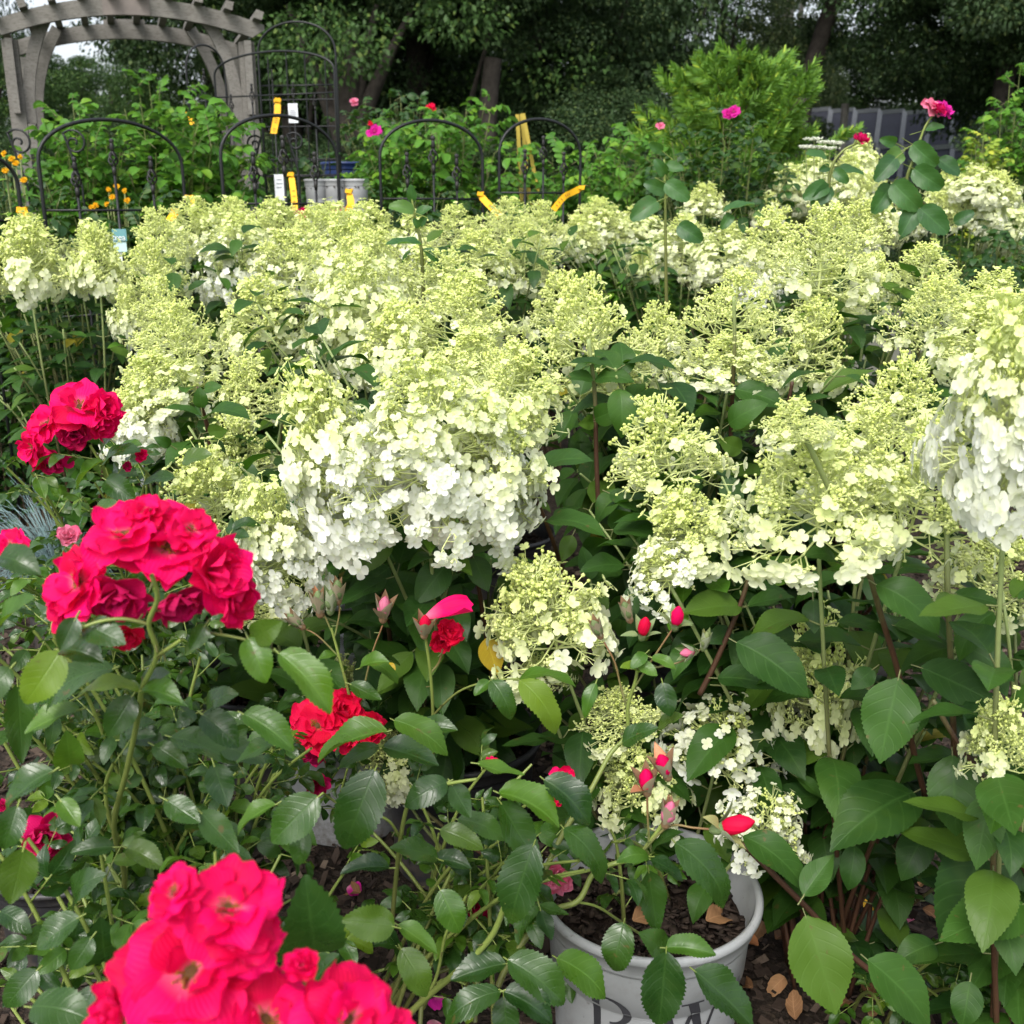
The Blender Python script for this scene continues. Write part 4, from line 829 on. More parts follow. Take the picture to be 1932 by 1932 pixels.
bg_shrub('yellow green maple like shrub at the right edge above the solar panels', 'shrub', gx(1880, 4.6), shoots([(1905, 160, 4.6), (1925, 130, 4.6), (1890, 215, 4.6)])+tips(1830, 1990, 195, 360, 4.4, 4.8, 34), RUG_C, ['rugosa', 'bark_thin'], .12, .05)
bg_shrub('pale lime shrub with yellow leaves at the right edge', 'shrub', gx(1860, 4.3), tips(1820, 1900, 255, 345, 4.2, 4.4, 16), RUG_C, ['yleaf', 'bark_thin'], .10, .05)
bg_shrub('dark leafy shrub at the right edge below the yellow green one', 'shrub', gx(1900, 3.9), tips(1800, 2000, 440, 620, 3.4, 3.9, 34), ROSE_CM, ['dleaf', 'bark_thin'], .11, .05)
bg_shrub('dark green potted shrub behind the second black arch', 'shrub', gx(560, 4.9), tips(470, 700, 270, 400, 4.6, 5.1, 30), ROSE_CM, ['dleaf', 'bark_thin'], .12, .06)
bg_shrub('low dark green shrub just behind the pale blossoms in the centre', 'shrub', gx(760, 3.9), tips(600, 1000, 360, 470, 3.6, 4.0, 36), RUG_C, ['dleaf', 'bark_thin'], .12, .055)
bg_shrub('low dark green shrub at the foot of the widest arch', 'shrub', gx(230, 3.6), tips(60, 450, 380, 500, 3.2, 3.7, 40), RUG_C, ['dleaf', 'bark_thin'], .11, .055)
bg_shrub('green shrub at the left edge between the dark hydrangea and the arches', 'shrub', gx(-40, 3.3), tips(-120, 60, 400, 600, 3.1, 3.4, 24), RUG_C, ['dleaf', 'bark_thin'], .11, .055)
# wispy pinkish sprigs
# blooms on background plants
for r_, px, py, Y, s, pt in ((s2, 707, 249, 4.6, .035, 'petal_mag'), (s3, 812, 204, 6.0, .03, 'petal_red'), (s4, 1384, 211, 4.05, .028, 'petal_mag'), (s4, 1372, 216, 4.05, .022, 'petal_mag'), (s4, 1246, 238, 4.1, .018, 'petal_pink'),
        (s3, 700, 232, 6.0, .02, 'petal_red'), (s3, 668, 192, 6.0, .025, 'petal_pink'), (s2, 672, 346, 4.4, .02, 'petal_red'), (s2, 686, 345, 4.4, .016, 'petal_red')):
    bloom(r_, at(px, py, Y), s, (0, -1, .6), 3, pt, small=True)
# low flowering plants between the arches
def posy(label, lst, pt, base, sz, cat='flowering plant', leafn=10):
    root = empty('flowering_plant', base, label, cat); S = Batch(); L = Batch(); base = np.array(base)
    for px, py, Y in lst:
        p = at(px, py, Y); P = bez(base, (base+p)/2+np.array([0, 0, .1]), p, 7); tube(S, P, .0022, 4, .5, 0, .3, 1); alt_leaves(L, P, .4, .95, .04, .06, [leaf_tpl(5, 2, .4, .5, .7, .6, .3)])
        bloom(root, p, sz*random.uniform(.8, 1.15), (random.uniform(-.4, .4), -1, .5), 5, pt, small=True, name='bloom')
    put(S, 'stems', [M['bark_thin']], root); put(L, 'leaves', [M['rugosa']], root)
posy('pink flowering plant with a cluster of blooms left of the hanging yellow tag', [(618, 405, 3.5), (628, 398, 3.5), (638, 404, 3.5), (626, 410, 3.45), (645, 398, 3.55)], 'petal_pink', gx(630, 3.6), .022)
posy('crimson flowering plant at the foot of the second black arch', [(565, 404, 3.5), (573, 402, 3.5), (579, 408, 3.5), (569, 411, 3.48)], 'petal_dark', gx(572, 3.6), .020)
posy('yellow flowering plant seen through the widest arch', [(205, 358, 3.7), (220, 352, 3.7), (235, 360, 3.7), (180, 388, 3.6), (212, 372, 3.7), (240, 378, 3.7), (172, 392, 3.6), (202, 385, 3.65)], 'petal_yel', gx(210, 3.8), .011)
posy('orange yellow flowering plant by the leftmost arch', [(22, 300, 3.5), (38, 296, 3.5), (10, 322, 3.5), (45, 340, 3.5), (8, 290, 3.5), (30, 308, 3.5)], 'petal_yel', gx(25, 3.6), .011)
# white yarrow like flat heads right of centre
yr = empty('flowering_plant', gx(1560, 3.9), 'tall plant with small flat white flower heads before the solar panels', 'flowering plant'); S = Batch(); Hh = Batch()
for px, py in ((1536, 264), (1556, 270), (1520, 279), (1578, 272), (1548, 280), (1566, 282)):
    p = at(px, py, 3.9); tube(S, bez(ORG[yr.name], ORG[yr.name]+np.array([0, 0, .7]), p, 7), .002, 4, .5, 0, .4, 1)
    for q in range(70): d = np.array([random.gauss(0, .013), random.gauss(0, .013), random.uniform(0, .008)]); Hh.inst(BALL, frames([p+d], [(1, 0, 0)], [(0, 0, 1)], .0035), .5, .1)
put(S, 'stems', [M['bark_thin']], yr); put(Hh, 'flower_head', [M['floret']], yr)

# spruce
sp = empty('spruce_tree', gx(1385, 5.6), 'bright green young spruce standing behind the magenta rose bush', 'spruce'); base = ORG[sp.name]
nd = Batch(); n = 46
ta = rng.random(n); az = rng.uniform(0, 6.28, n); P = np.stack([np.zeros(n), ta, np.zeros(n)], 1); D = np.stack([np.cos(az), .9+.5*ta, np.sin(az)], 1)
b = Batch(); b.raw([(-.5, 0, 0), (.5, 0, 0), (.2, 1, 0), (-.2, 1, 0)], [(0, 1, 2, 3)], [(0, 0, .5, .5)]*4); NEED = b.tpl()
X = frames(P, D, rng.normal(size=(n, 3)), 1.0); X[:, :3, 0] *= .075; X[:, :3, 1] *= (.38*(1-.35*ta))[:, None]; nd.inst(NEED, X, rng.random(n)); SHOOT = nd.tpl(True)
M['needle'] = leaf_mat('spruce_needles', (.07, .17, .015), (.20, .36, .035), (.12, .25, .04), .5, .3, 1, 0, .2, (.2, .4, .04), spots=False)
L = Batch(); S = Batch(); top = at(1405, 160, 5.6)[2]; z0 = .2
tube(S, [base, base+np.array([0, 0, top])], [.03, .006], 6, .5, 0, 0, .3)
OS = []; DS = []; NS = []; SS = []
for i in range(88):
    t = (i/88)**.9; z = z0+(top-z0)*t; a = i*2.4; Lb = .92*(1-t)**.62*min(1, .55+t*1.5)+.03; Lb *= random.uniform(.55, 1.1)
    if t > .9: Lb += .02
    d = np.array([math.cos(a), math.sin(a), .12+.7*t]); p0 = base+np.array([0, 0, z]); p2 = p0+d*Lb+np.array([0, 0, .0]); Pb = bez(p0, p0+d*Lb*.5+np.array([0, 0, -.05*Lb]), p2, 8); tube(S, Pb, np.linspace(.006, .002, 8), 4, .5, 0, 0, .5)
    for q in range(1, 9):
        f = q/8; pt = Pb[0]+(Pb[-1]-Pb[0])*f if False else Pb[min(7, int(f*7))]
        for sd_ in ((-1, 1) if q < 8 else (0, -1, 1)):
            dd = unit(unit(d)*(.9)+unit(np.cross(d, (0, 0, 1)))*sd_*.9+np.array([0, 0, .12])+rng.normal(0, .12, 3)); OS.append(pt); DS.append(dd); NS.append((0, 0, 1)); SS.append(random.uniform(.13, .20)*(1.1-.3*f))
L.inst(SHOOT, scl(frames(OS, DS, NS, 1.0), np.array(SS)), rng.random(len(OS))); put(S, 'trunk', [M['bark_thin']], sp); put(L, 'needles', [M['needle']], sp)

# background pots and boxes
pot(*at(655, 391, 5.3)[:2], .12, .26, 'dark blue pot behind the tall gridded trellis', 'pot_blue', z0=at(655, 290, 5.3)[2]-.3, group='background pots')
tb = Batch(); a = at(640, 330, 5.0); box(tb, (a[0], 5.2, a[2]-.03), (1.1, 0, 0), (0, .6, 0), (0, 0, .04)); 
for sx in (-.5, .5): box(tb, (a[0]+sx, 5.0, (a[2]-.05)/2), (.06, 0, 0), (0, .06, 0), (0, 0, a[2]-.05))
for px, w_, lb in ((598, .075, 'left white pot behind the second black arch'), (635, .075, 'middle white pot behind the second black arch'), (674, .08, 'right white pot behind the second black arch')):
    p = at(px, 391, 4.35); pot(p[0], p[1], w_*.62, .20, lb, 'pot', z0=at(px, 338, 4.35)[2]-.20, group='background white pots')
o = empty('plant_bench', (at(640, 391, 4.4)[0], 4.4, 0), 'low grey bench carrying the white pots behind the arches', 'bench'); zb_ = at(640, 338, 4.35)[2]-.205
B = Batch(); box(B, (ORG[o.name][0], 4.4, zb_-.015), (.62, 0, 0), (0, .4, 0), (0, 0, .028)); put(B, 'bench_top', [M['wood']], o, False)
for sx in (-.27, .27): B = Batch(); box(B, (ORG[o.name][0]+sx, 4.4, (zb_-.03)/2), (.05, 0, 0), (0, .3, 0), (0, 0, zb_-.03)); put(B, 'leg', [M['wood']], o, False)

# blue fescue
gr = empty('ornamental_grass', gx(40, 2.75), 'blue grey tufted ornamental grass at the left edge behind the roses', 'grass tuft'); base = ORG[gr.name]+np.array([0, 0, .12]); L = Batch(); M['fescue'] = simple('fescue_blade', (.14, .24, .25), (.26, .36, .36), 30, .6, .2, bump=False)
for i in range(800):
    az = random.uniform(0, 6.28); l = random.uniform(.22, .42); u = np.array([math.cos(az), math.sin(az), 0]); b0 = base+u*random.uniform(0, .09)
    tube(L, bez(b0, b0+u*l*.2+np.array([0, 0, l*.75]), b0+u*l*random.uniform(.35, .75)+np.array([0, 0, l*random.uniform(.35, .85)]), 5), np.linspace(.0016, .0005, 5), 3, .5, cap=False)
put(L, 'blades', [M['fescue']], gr); 
pot(base[0], base[1], .13, .2, 'black pot holding the blue grey grass', 'pot_dark', group='nursery pots')

# tall rose stems with heart shaped leaves
HEART = [leaf_tpl(14, 4, .92, .36, .62, b, .25, .07, .06, .1) for b in (.6, 1.1, .3)]
def tall_stem(label, pts, leaves, name='rose_stem', blooms=()):
    P = smoothpts([at(*q) for q in pts], 6); root = empty('rose_bush', (P[0][0], P[0][1], 0), label, 'rose bush'); B = Batch(); tube(B, np.vstack([[P[0][0], P[0][1], 0], P]), np.concatenate([[.006], np.linspace(.005, .0022, len(P))]), 6, .5, 0, 0, .6)
    s = put(B, 'stem', [M['rstem']], root); L = Batch(); pt = Batch()
    for (bx, by, tx, ty, Y, w_) in leaves: hero_leaf(L, pt, (bx, by), (tx, ty), Y, Y-.02, w_, HEART, pet=.03)
    join(L, pt, 1); put(L, 'leaves', [M['heartleaf'], M['rstem']], s)
    for (px, py, Y, sz, petl, cl) in blooms: bloom(root, at(px, py, Y), sz, (random.uniform(-.5, .5), -.5, .7), 2, petl, closed=cl)
M['heartleaf'] = leaf_mat('heart_leaf', (.018, .065, .022), (.05, .135, .032), (.07, .17, .03), .4, .4, 5, .25, .3, (.18, .42, .03))
tall_stem('tall rose stem with heart shaped dark leaves and a faded pink bloom at its top', [(1735, 640, 2.4), (1752, 480, 2.4), (1765, 410, 2.4), (1712, 350, 2.4), (1728, 290, 2.4), (1745, 240, 2.4), (1765, 212, 2.4)],
  [(1722, 272, 1768, 312, 2.4, .85), (1700, 285, 1655, 320, 2.38, .8), (1690, 298, 1650, 342, 2.36, .9), (1725, 318, 1778, 355, 2.38, .95), (1680, 350, 1645, 402, 2.38, .8), (1685, 345, 1735, 395, 2.36, .8), (1730, 390, 1700, 445, 2.36, .8), (1735, 392, 1788, 440, 2.35, .85), (1715, 330, 1745, 320, 2.42, .7), (1700, 365, 1725, 410, 2.43, .8), (1690, 270, 1660, 262, 2.42, .7), (1745, 245, 1782, 240, 2.4, .5), (1690, 395, 1680, 400, 2.4, .7), (1800, 420, 1838, 400, 2.45, .7), (1770, 300, 1810, 330, 2.44, .6)],
  blooms=[(1758, 203, 2.4, .024, 'petal_pink', False), (1782, 207, 2.41, .022, 'petal_mag', False), (1768, 212, 2.39, .018, 'petal_dark', True)])
tall_stem('slender rose stem with a small dark crimson bloom before the solar panels', [(1550, 520, 2.5), (1560, 400, 2.5), (1568, 320, 2.5), (1590, 285, 2.5), (1618, 270, 2.5)], [(1565, 315, 1545, 322, 2.5, .9), (1575, 322, 1600, 345, 2.48, .9), (1562, 350, 1515, 375, 2.5, .6), (1568, 352, 1530, 388, 2.5, .7), (1572, 325, 1630, 330, 2.52, .4), (1560, 300, 1520, 290, 2.52, .4)], blooms=[(1622, 268, 2.5, .020, 'petal_dark', True)])
tall_stem('green rose stem standing alone among the blossoms right of centre', [(1258, 620, 2.5), (1256, 480, 2.5), (1255, 380, 2.5), (1253, 300, 2.5)], [(1256, 360, 1215, 345, 2.5, .8), (1256, 345, 1300, 378, 2.45, 1.0), (1256, 330, 1235, 300, 2.5, .6), (1280, 425, 1325, 455, 2.4, .9), (1240, 380, 1190, 415, 2.48, .6), (1245, 385, 1230, 402, 2.5, .9), (1256, 312, 1290, 320, 2.5, .6), (1365, 400, 1425, 385, 2.4, .4), (1380, 405, 1360, 432, 2.4, .9), (1400, 410, 1405, 440, 2.42, .9), (1425, 400, 1440, 420, 2.4, .8), (1250, 285, 1225, 270, 2.5, .7)])
tall_stem('young green shoot with red stem rising out of the blossoms in the centre', [(800, 590, 2.3), (795, 470, 2.3), (785, 420, 2.3), (776, 370, 2.3)], [(778, 380, 775, 348, 2.3, .6), (780, 400, 733, 390, 2.28, .5), (785, 405, 815, 392, 2.3, .5), (795, 462, 728, 462, 2.25, .35), (790, 430, 780, 412, 2.28, .6), (792, 425, 806, 408, 2.3, .6), (800, 470, 835, 510, 2.3, .4)])

# ================================================================== hydrangeas
HB = {}
def hydrangea(key, label, bx, Y, pt=True, potlabel=None, R0=.155):
    x, y = at(bx, 391, Y)[:2]
    if pt: pot(x, y, R0, .27, potlabel or 'grey nursery pot of the '+label.replace(' hydrangea', ' hydrangea bush', 1) if False else potlabel, 'pot_dark'); z = .22
    else: z = 0
    r_ = empty('hydrangea_bush', (x, y, z), label, 'hydrangea', 'hydrangea bushes'); HB[key] = dict(root=r_, base=ORG[r_.name]); return r_
def head(key, px, py, w_, h_, Y, kind, tilt=(0, 0), near=False, seed=None, leafs=True, hl='mid', stemr=.0032, young=False, stem=True):
    hb = HB[key]; c = at(px, py, Y); sc = axd(c)/F; W_ = w_*sc*(1.0 if kind == 'full' else 1.07); H_ = h_*sc*(.95 if kind == 'full' else .88)
    sizes = {'full': (.17, .21, .29), 'cream': (.15, .20, .27), 'mid': (.15, .20, .27), 'airy': (.15, .20, .27), 'spray': (.14, .2)}[kind]; q = min(sizes, key=lambda s: abs(s-W_)); hh = round(q*{'full': .78, 'cream': .85, 'mid': .74, 'airy': .74, 'spray': .62}[kind], 3)
    seed = random.randint(0, 2) if seed is None else seed; m0, m1 = make_head(kind, q, hh, seed, near)
    ax = unit(np.array([tilt[0]+(c[0]-hb['base'][0])*.25, tilt[1]-.05, 1.0])); bpos = c-ax*H_*.5
    o = bpy.data.objects.new('flower_head', m0); COL.objects.link(o); o.parent = hb['root']; o.location = [float(x) for x in bpos-hb['base']]; o.rotation_euler = euler_to(ax, random.uniform(0, 6)); o.scale = (W_/q, W_/q, H_/hh)
    f = bpy.data.objects.new('florets', m1); COL.objects.link(f); f.parent = o; f['kind'] = 'stuff'
    if not stem: return
    b0 = hb['base']+np.array([random.uniform(-.05, .05), random.uniform(-.04, .04), 0]); L = np.linalg.norm(bpos-b0); P = bez(b0, bpos-ax*L*.55, bpos, 14); S = Batch(); Lf = Batch()
    if leafs:
        opp_leaves(Lf, S, P, .5 if key in ('RF', 'RN', 'LC') else .22, .93, .075, .118 if hl == 'near' else .11, HL_NEAR if hl == 'near' else HL_MID, shrink=.45)
        if young or random.random() < .4: opp_leaves(Lf, S, P, .95, 1.0, .08, .06, HL_NEAR if hl == 'near' else HL_MID, shrink=0, matn=1)
    stem_part(hb['root'], P, stemr*1.35, stemr*.8, 'hstem', Lf, [M['hleaf'], M['hleaf_young']], S)
def leafy(key, tipl, size=.11, hl='mid', gap=.07, a0=.2, r=.0032, elev=.1):
    hb = HB[key]
    for t in tipl:
        b0 = hb['base']+np.array([random.uniform(-.06, .06), random.uniform(-.05, .05), 0]); P = bez(b0, b0+(t-b0)*np.array([.35, .35, .6])+np.array([0, 0, .03]), t, 10); S = Batch(); Lf = Batch()
        opp_leaves(Lf, S, P, a0, 1.01, gap, size, HL_NEAR if hl == 'near' else HL_MID, shrink=.3, elev=elev); stem_part(hb['root'], P, r*1.2, r*.6, 'hstem', Lf, [M['hleaf'], M['hleaf_young']], S)
hydrangea('C', 'hydrangea bush with the biggest pure white flower head in the centre', 850, 1.75, True, 'black pot hidden under the big white hydrangea head')
hydrangea('L', 'left hydrangea bush whose white heads hang beside the crimson rose cluster', 440, 2.0, True, 'pale pot at the foot of the left hydrangea bush')
hydrangea('RF', 'right front hydrangea bush with wide lime yellow heads and large leaves', 1700, 1.42, False)
hydrangea('RN', 'nearest hydrangea bush at the right edge with a huge creamy white head', 2140, 1.15, False)
hydrangea('LC', 'low airy hydrangea bush between the two grey rose pots', 1330, 1.62, False)
hydrangea('MR', 'hydrangea bush right of centre with tall airy lime heads', 1330, 2.2, True, 'black pot under the tall airy hydrangea right of centre')
hydrangea('MC', 'middle hydrangea bush with creamy heads just behind the big white one', 720, 2.35, True, 'black pot under the middle creamy hydrangea')
hydrangea('BL', 'back hydrangea bush with pale heads in front of the two left arches', 450, 3.0, True, 'black pot under the back left hydrangea')
hydrangea('BC', 'back hydrangea bush with soft yellow heads in front of the stakes', 950, 3.0, True, 'black pot under the back centre hydrangea')
hydrangea('BR', 'back hydrangea bush with white blurred heads right of the rightmost arch', 1290, 3.3, True, 'black pot under the white back hydrangea')
hydrangea('RR', 'airy lime hydrangea bush at the right under the tall faded rose', 1640, 2.25, True, 'black pot under the airy right hydrangea')
hydrangea('FL', 'dark leaved hydrangea bush at the left edge with two greenish heads', 110, 2.8, True, 'black pot under the dark leaved left hydrangea')
hydrangea('Y1', 'far hydrangea bush with cream yellow heads below the crimson bud', 1560, 4.2, True, 'black pot under the far cream hydrangea')
hydrangea('Y2', 'far hydrangea bush with cream yellow heads at the right edge', 1830, 4.0, True, 'black pot under the far right cream hydrangea')
# big central head: a broad cone drooping at its rim
head('C', 800, 825, 380, 310, 1.32, 'full', (0, -.25), True, 1, hl='near'); head('C', 915, 880, 260, 230, 1.36, 'full', (.3, -.2), True, 2, hl='near'); head('C', 640, 860, 235, 280, 1.42, 'full', (-.35, -.1), True, 0, hl='near')
head('C', 960, 740, 230, 180, 1.6, 'mid', (.3, 0), hl='near'); 
head('L', 400, 940, 180, 160, 1.6, 'mid', (-.15, -.2), True, hl='near'); head('L', 520, 1015, 175, 190, 1.38, 'full', (-.2, -.2), True, hl='near'); head('L', 300, 735, 200, 130, 1.95, 'mid', (-.3, 0), True, hl='near'); head('L', 335, 655, 190, 150, 2.05, 'airy', (-.1, 0), hl='near')
head('L', 310, 600, 150, 140, 2.2, 'airy', (-.1, 0)); head('L', 450, 860, 150, 140, 1.9, 'airy', hl='near'); head('L', 500, 1120, 130, 120, 1.62, 'airy', (-.2, 0)); head('L', 470, 740, 140, 120, 2.0, 'airy', hl='near'); head('L', 260, 790, 120, 110, 1.9, 'full', hl='near')
head('RF', 1540, 930, 330, 250, 1.18, 'mid', (-.15, -.2), True, hl='near'); head('RF', 1740, 930, 280, 250, 1.22, 'mid', (.1, -.2), True, hl='near', young=True); head('RF', 1640, 860, 240, 180, 1.42, 'airy', hl='near'); head('RF', 1300, 1000, 180, 140, 1.34, 'mid', (-.4, -.1), True, hl='near'); head('RF', 1250, 1080, 130, 80, 1.3, 'spray', (-.5, -.1), True, hl='near'); head('RF', 1255, 850, 210, 170, 1.45, 'airy', (-.2, 0), True, hl='near')
head('RF', 1545, 1295, 160, 250, 1.35, 'mid', (-.15, -.2), True, hl='near'); head('RF', 1870, 1080, 190, 150, 1.2, 'airy', (.2, -.1), True, hl='near'); head('RF', 1700, 770, 190, 160, 1.55, 'airy', (.1, 0), True, hl='near')
head('RN', 1905, 785, 250, 350, .98, 'full', (-.1, -.1), True, 2, hl='near'); head('RF', 1500, 800, 130, 80, 1.10, 'airy', (-.1, 0), True, stem=False); head('RN', 1890, 1400, 130, 170, 1.05, 'mid', (-.2, -.2), True, hl='near'); head('RN', 1895, 640, 220, 150, 1.25, 'mid', (0, 0), True, hl='near')
head('LC', 1030, 1160, 215, 200, 1.33, 'mid', (-.25, -.15), True, 1, hl='near'); head('LC', 1165, 1350, 150, 90, 1.35, 'airy', (-.2, -.1), True, hl='near'); head('LC', 1360, 1400, 180, 120, 1.35, 'spray', (.1, -.1), True, hl='near'); head('LC', 1440, 1560, 140, 120, 1.26, 'spray', (.4, -.3), True, hl='near'); head('LC', 1200, 1480, 150, 150, 1.35, 'mid', (-.2, -.1), True, hl='near'); head('LC', 1020, 1270, 90, 60, 1.4, 'airy', True and (-.2, 0), True, hl='near')
head('LC', 740, 1440, 120, 130, 1.6, 'mid', (-.2, 0), hl='near', leafs=False); head('LC', 640, 1290, 110, 80, 1.6, 'mid', (-.2, 0), leafs=False)
head('MR', 1110, 650, 230, 230, 1.85, 'airy', (-.05, -.1), True, hl='near'); head('MR', 1385, 605, 240, 190, 1.85, 'airy', (0, -.1), True, hl='near'); head('MR', 1240, 650, 160, 140, 2.1, 'airy', hl='near'); head('MR', 1380, 690, 200, 110, 1.8, 'mid', (.1, 0), hl='near'); head('MR', 1170, 750, 130, 90, 1.9, 'mid', (0, 0), hl='near'); head('MR', 1530, 650, 150, 140, 2.0, 'airy', (.1, 0), hl='near'); head('MR', 1060, 580, 140, 110, 2.3, 'airy')
head('MC', 870, 610, 250, 190, 1.95, 'mid', (.1, -.1), True, hl='near'); head('MC', 680, 590, 190, 220, 2.1, 'cream', (0, -.1), hl='near'); head('MC', 500, 605, 190, 150, 2.2, 'mid', (-.1, -.1), hl='near'); head('MC', 660, 500, 180, 180, 2.4, 'mid'); head('MC', 840, 550, 180, 140, 2.3, 'airy'); head('MC', 760, 660, 160, 150, 2.0, 'mid', hl='near'); head('MC', 890, 700, 200, 150, 1.8, 'mid', (0, -.1), True, hl='near')
for a in ((370, 430, 160, 110, 3.0, 'mid'), (450, 485, 190, 150, 2.7, 'full'), (440, 430, 150, 110, 3.1, 'mid'), (520, 435, 160, 110, 3.1, 'mid'), (600, 455, 160, 130, 2.9, 'mid'), (690, 440, 160, 110, 3.0, 'mid'), (300, 460, 130, 120, 2.8, 'airy'), (540, 500, 150, 120, 2.6, 'mid'), (290, 520, 120, 110, 2.6, 'airy'), (700, 500, 150, 120, 2.7, 'mid'), (630, 420, 120, 70, 3.2, 'mid')): head('BL', *a)
for a in ((860, 445, 160, 110, 3.0, 'airy'), (960, 430, 150, 110, 3.1, 'airy'), (990, 490, 170, 130, 2.8, 'airy'), (780, 470, 130, 110, 3.0, 'full'), (900, 500, 160, 120, 2.7, 'mid'), (1020, 430, 110, 90, 3.2, 'airy'), (800, 530, 150, 120, 2.6, 'mid')): head('BC', *a)
for a in ((1130, 420, 140, 90, 3.5, 'mid'), (1200, 435, 140, 90, 3.6, 'cream'), (1290, 460, 150, 110, 3.4, 'cream'), (1370, 480, 150, 120, 3.2, 'cream'), (1090, 450, 100, 80, 3.4, 'mid'), (1210, 505, 60, 60, 3.2, 'mid'), (1330, 380, 90, 60, 3.8, 'mid'), (1430, 520, 90, 90, 3.0, 'full')): head('BR', *a)
for a in ((1550, 480, 210, 170, 2.05, 'airy', (0, -.1), True), (1740, 520, 170, 110, 2.1, 'airy', (.1, 0), True), (1760, 600, 180, 140, 1.9, 'airy', (.1, 0), True), (1460, 460, 130, 110, 2.3, 'airy'), (1560, 560, 150, 110, 2.2, 'airy'), (1640, 540, 120, 100, 2.3, 'airy'), (1870, 570, 150, 100, 1.9, 'airy'), (1620, 440, 120, 100, 2.4, 'airy')): head('RR', *a)
for a in ((50, 495, 130, 130, 2.55, 'mid'), (185, 500, 105, 120, 2.6, 'mid'), (55, 450, 110, 70, 2.75, 'airy'), (170, 455, 80, 60, 2.8, 'airy'), (240, 590, 60, 80, 2.5, 'mid')): head('FL', *a)
for a in ((1490, 355, 90, 80), (1540, 330, 90, 70), (1600, 340, 90, 90), (1625, 310, 70, 80), (1560, 400, 100, 80), (1650, 420, 90, 80), (1500, 420, 80, 60), (1640, 370, 90, 80), (1450, 400, 60, 60)): head('Y1', *a, random.uniform(3.9, 4.3), random.choice(('cream', 'cream', 'mid')))
for a in ((1790, 360, 90, 80), (1850, 390, 90, 80), (1900, 420, 80, 90), (1925, 440, 70, 80), (1840, 350, 80, 60), (1700, 400, 80, 80), (1770, 400, 90, 70), (1880, 360, 80, 60)): head('Y2', *a, random.uniform(3.7, 4.1), random.choice(('cream', 'mid')))
def T(*a): return tips(*a, dome=False)
leafy('C', T(560, 1060, 900, 1250, 1.45, 1.75, 12), hl='near'); leafy('C', T(520, 1000, 1020, 1300, 1.6, 1.9, 12), hl='near')
leafy('L', T(330, 620, 760, 1100, 1.75, 2.1, 14), hl='near', size=.10); leafy('L', T(250, 520, 700, 900, 1.9, 2.2, 8), hl='near', size=.09)
leafy('RF', T(1350, 1900, 1080, 1380, 1.3, 1.65, 15), hl='near', size=.105, a0=.5); leafy('RF', T(1100, 1400, 880, 1150, 1.4, 1.7, 12), hl='near'); leafy('RF', T(1820, 2050, 1350, 1700, 1.2, 1.4, 4), hl='near', size=.10)
leafy('RN', T(1880, 2080, 1050, 1500, 1.1, 1.35, 6), hl='near', size=.10)
leafy('LC', T(950, 1420, 1100, 1400, 1.45, 1.75, 14), hl='near', size=.10)
leafy('MR', T(1020, 1600, 690, 960, 1.65, 2.0, 24), hl='near', size=.11); leafy('MC', T(480, 1000, 560, 760, 2.0, 2.3, 18), size=.10); leafy('C', T(480, 640, 640, 820, 1.6, 1.8, 5), hl='near'); leafy('BL', T(270, 720, 440, 600, 2.5, 3.0, 22), size=.09); leafy('BC', T(740, 1060, 450, 620, 2.5, 2.9, 20), size=.09)
leafy('BR', T(1050, 1460, 440, 600, 3.0, 3.4, 22), size=.085); leafy('RR', T(1420, 1900, 520, 780, 2.0, 2.4, 22), size=.10, hl='near'); leafy('RR', T(1380, 1620, 640, 800, 1.9, 2.3, 12), size=.10, hl='near'); leafy('MR', T(1000, 1300, 600, 800, 2.1, 2.4, 8), size=.10); leafy('MC', T(900, 1100, 640, 800, 2.2, 2.5, 6), size=.10); leafy('FL', T(-60, 250, 520, 780, 2.5, 3.0, 34), size=.075, gap=.05, a0=.12)
leafy('Y1', T(1430, 1700, 380, 500, 3.9, 4.3, 14), size=.08); leafy('Y2', T(1690, 1950, 380, 520, 3.7, 4.1, 14), size=.08)
# ================================================================== hero hydrangea leaves (lower right and centre)
def hero_set(key, lst, mat=0):
    hb = HB[key]; L = Batch(); S = Batch()
    for q in lst: hero_leaf(L, S, q[0], q[1], q[2], q[3], q[4], HL_NEAR, 0, q[5] if len(q) > 5 else random.uniform(.2, .95), .012)
    return L, S
def hero_stem(key, pts, lst, r0=.0042, r1=.003, mats=None, kk=(0, .6)):
    L, S = hero_set(key, lst); P = smoothpts([at(*p) for p in pts], 5); stem_part(HB[key]['root'], P, r0, r1, 'hstem', L, mats or [M['hleaf']], S, k0=kk[0], k1=kk[1])
hero_stem('RF', [(1745, 1500, 1.25), (1720, 1400, 1.22), (1695, 1270, 1.2), (1665, 1170, 1.18), (1635, 1070, 1.16), (1600, 1000, 1.14), (1545, 880, 1.12), (1505, 800, 1.10)],
  [((1695, 1279), (1660, 1441), 1.10, 1.04, .78, .85), ((1390, 1212), (1526, 1315), 1.2, 1.12, .52, .3), ((1654, 1103), (1771, 1198), 1.14, 1.08, .5, .7), ((1737, 1259), (1880, 1328), 1.16, 1.1, .5, .25), ((1647, 1262), (1605, 1302), 1.2, 1.16, .9, .3), ((1687, 1180), (1780, 1214), 1.2, 1.15, .4, .5), ((1534, 1130), (1537, 1196), 1.25, 1.2, 1.0, .2), ((1580, 1060), (1515, 1052), 1.18, 1.14, .4, .6), ((1570, 1085), (1568, 1090), 1.2, 1.1, .8, .6)][:8], kk=(.1, 1.0))
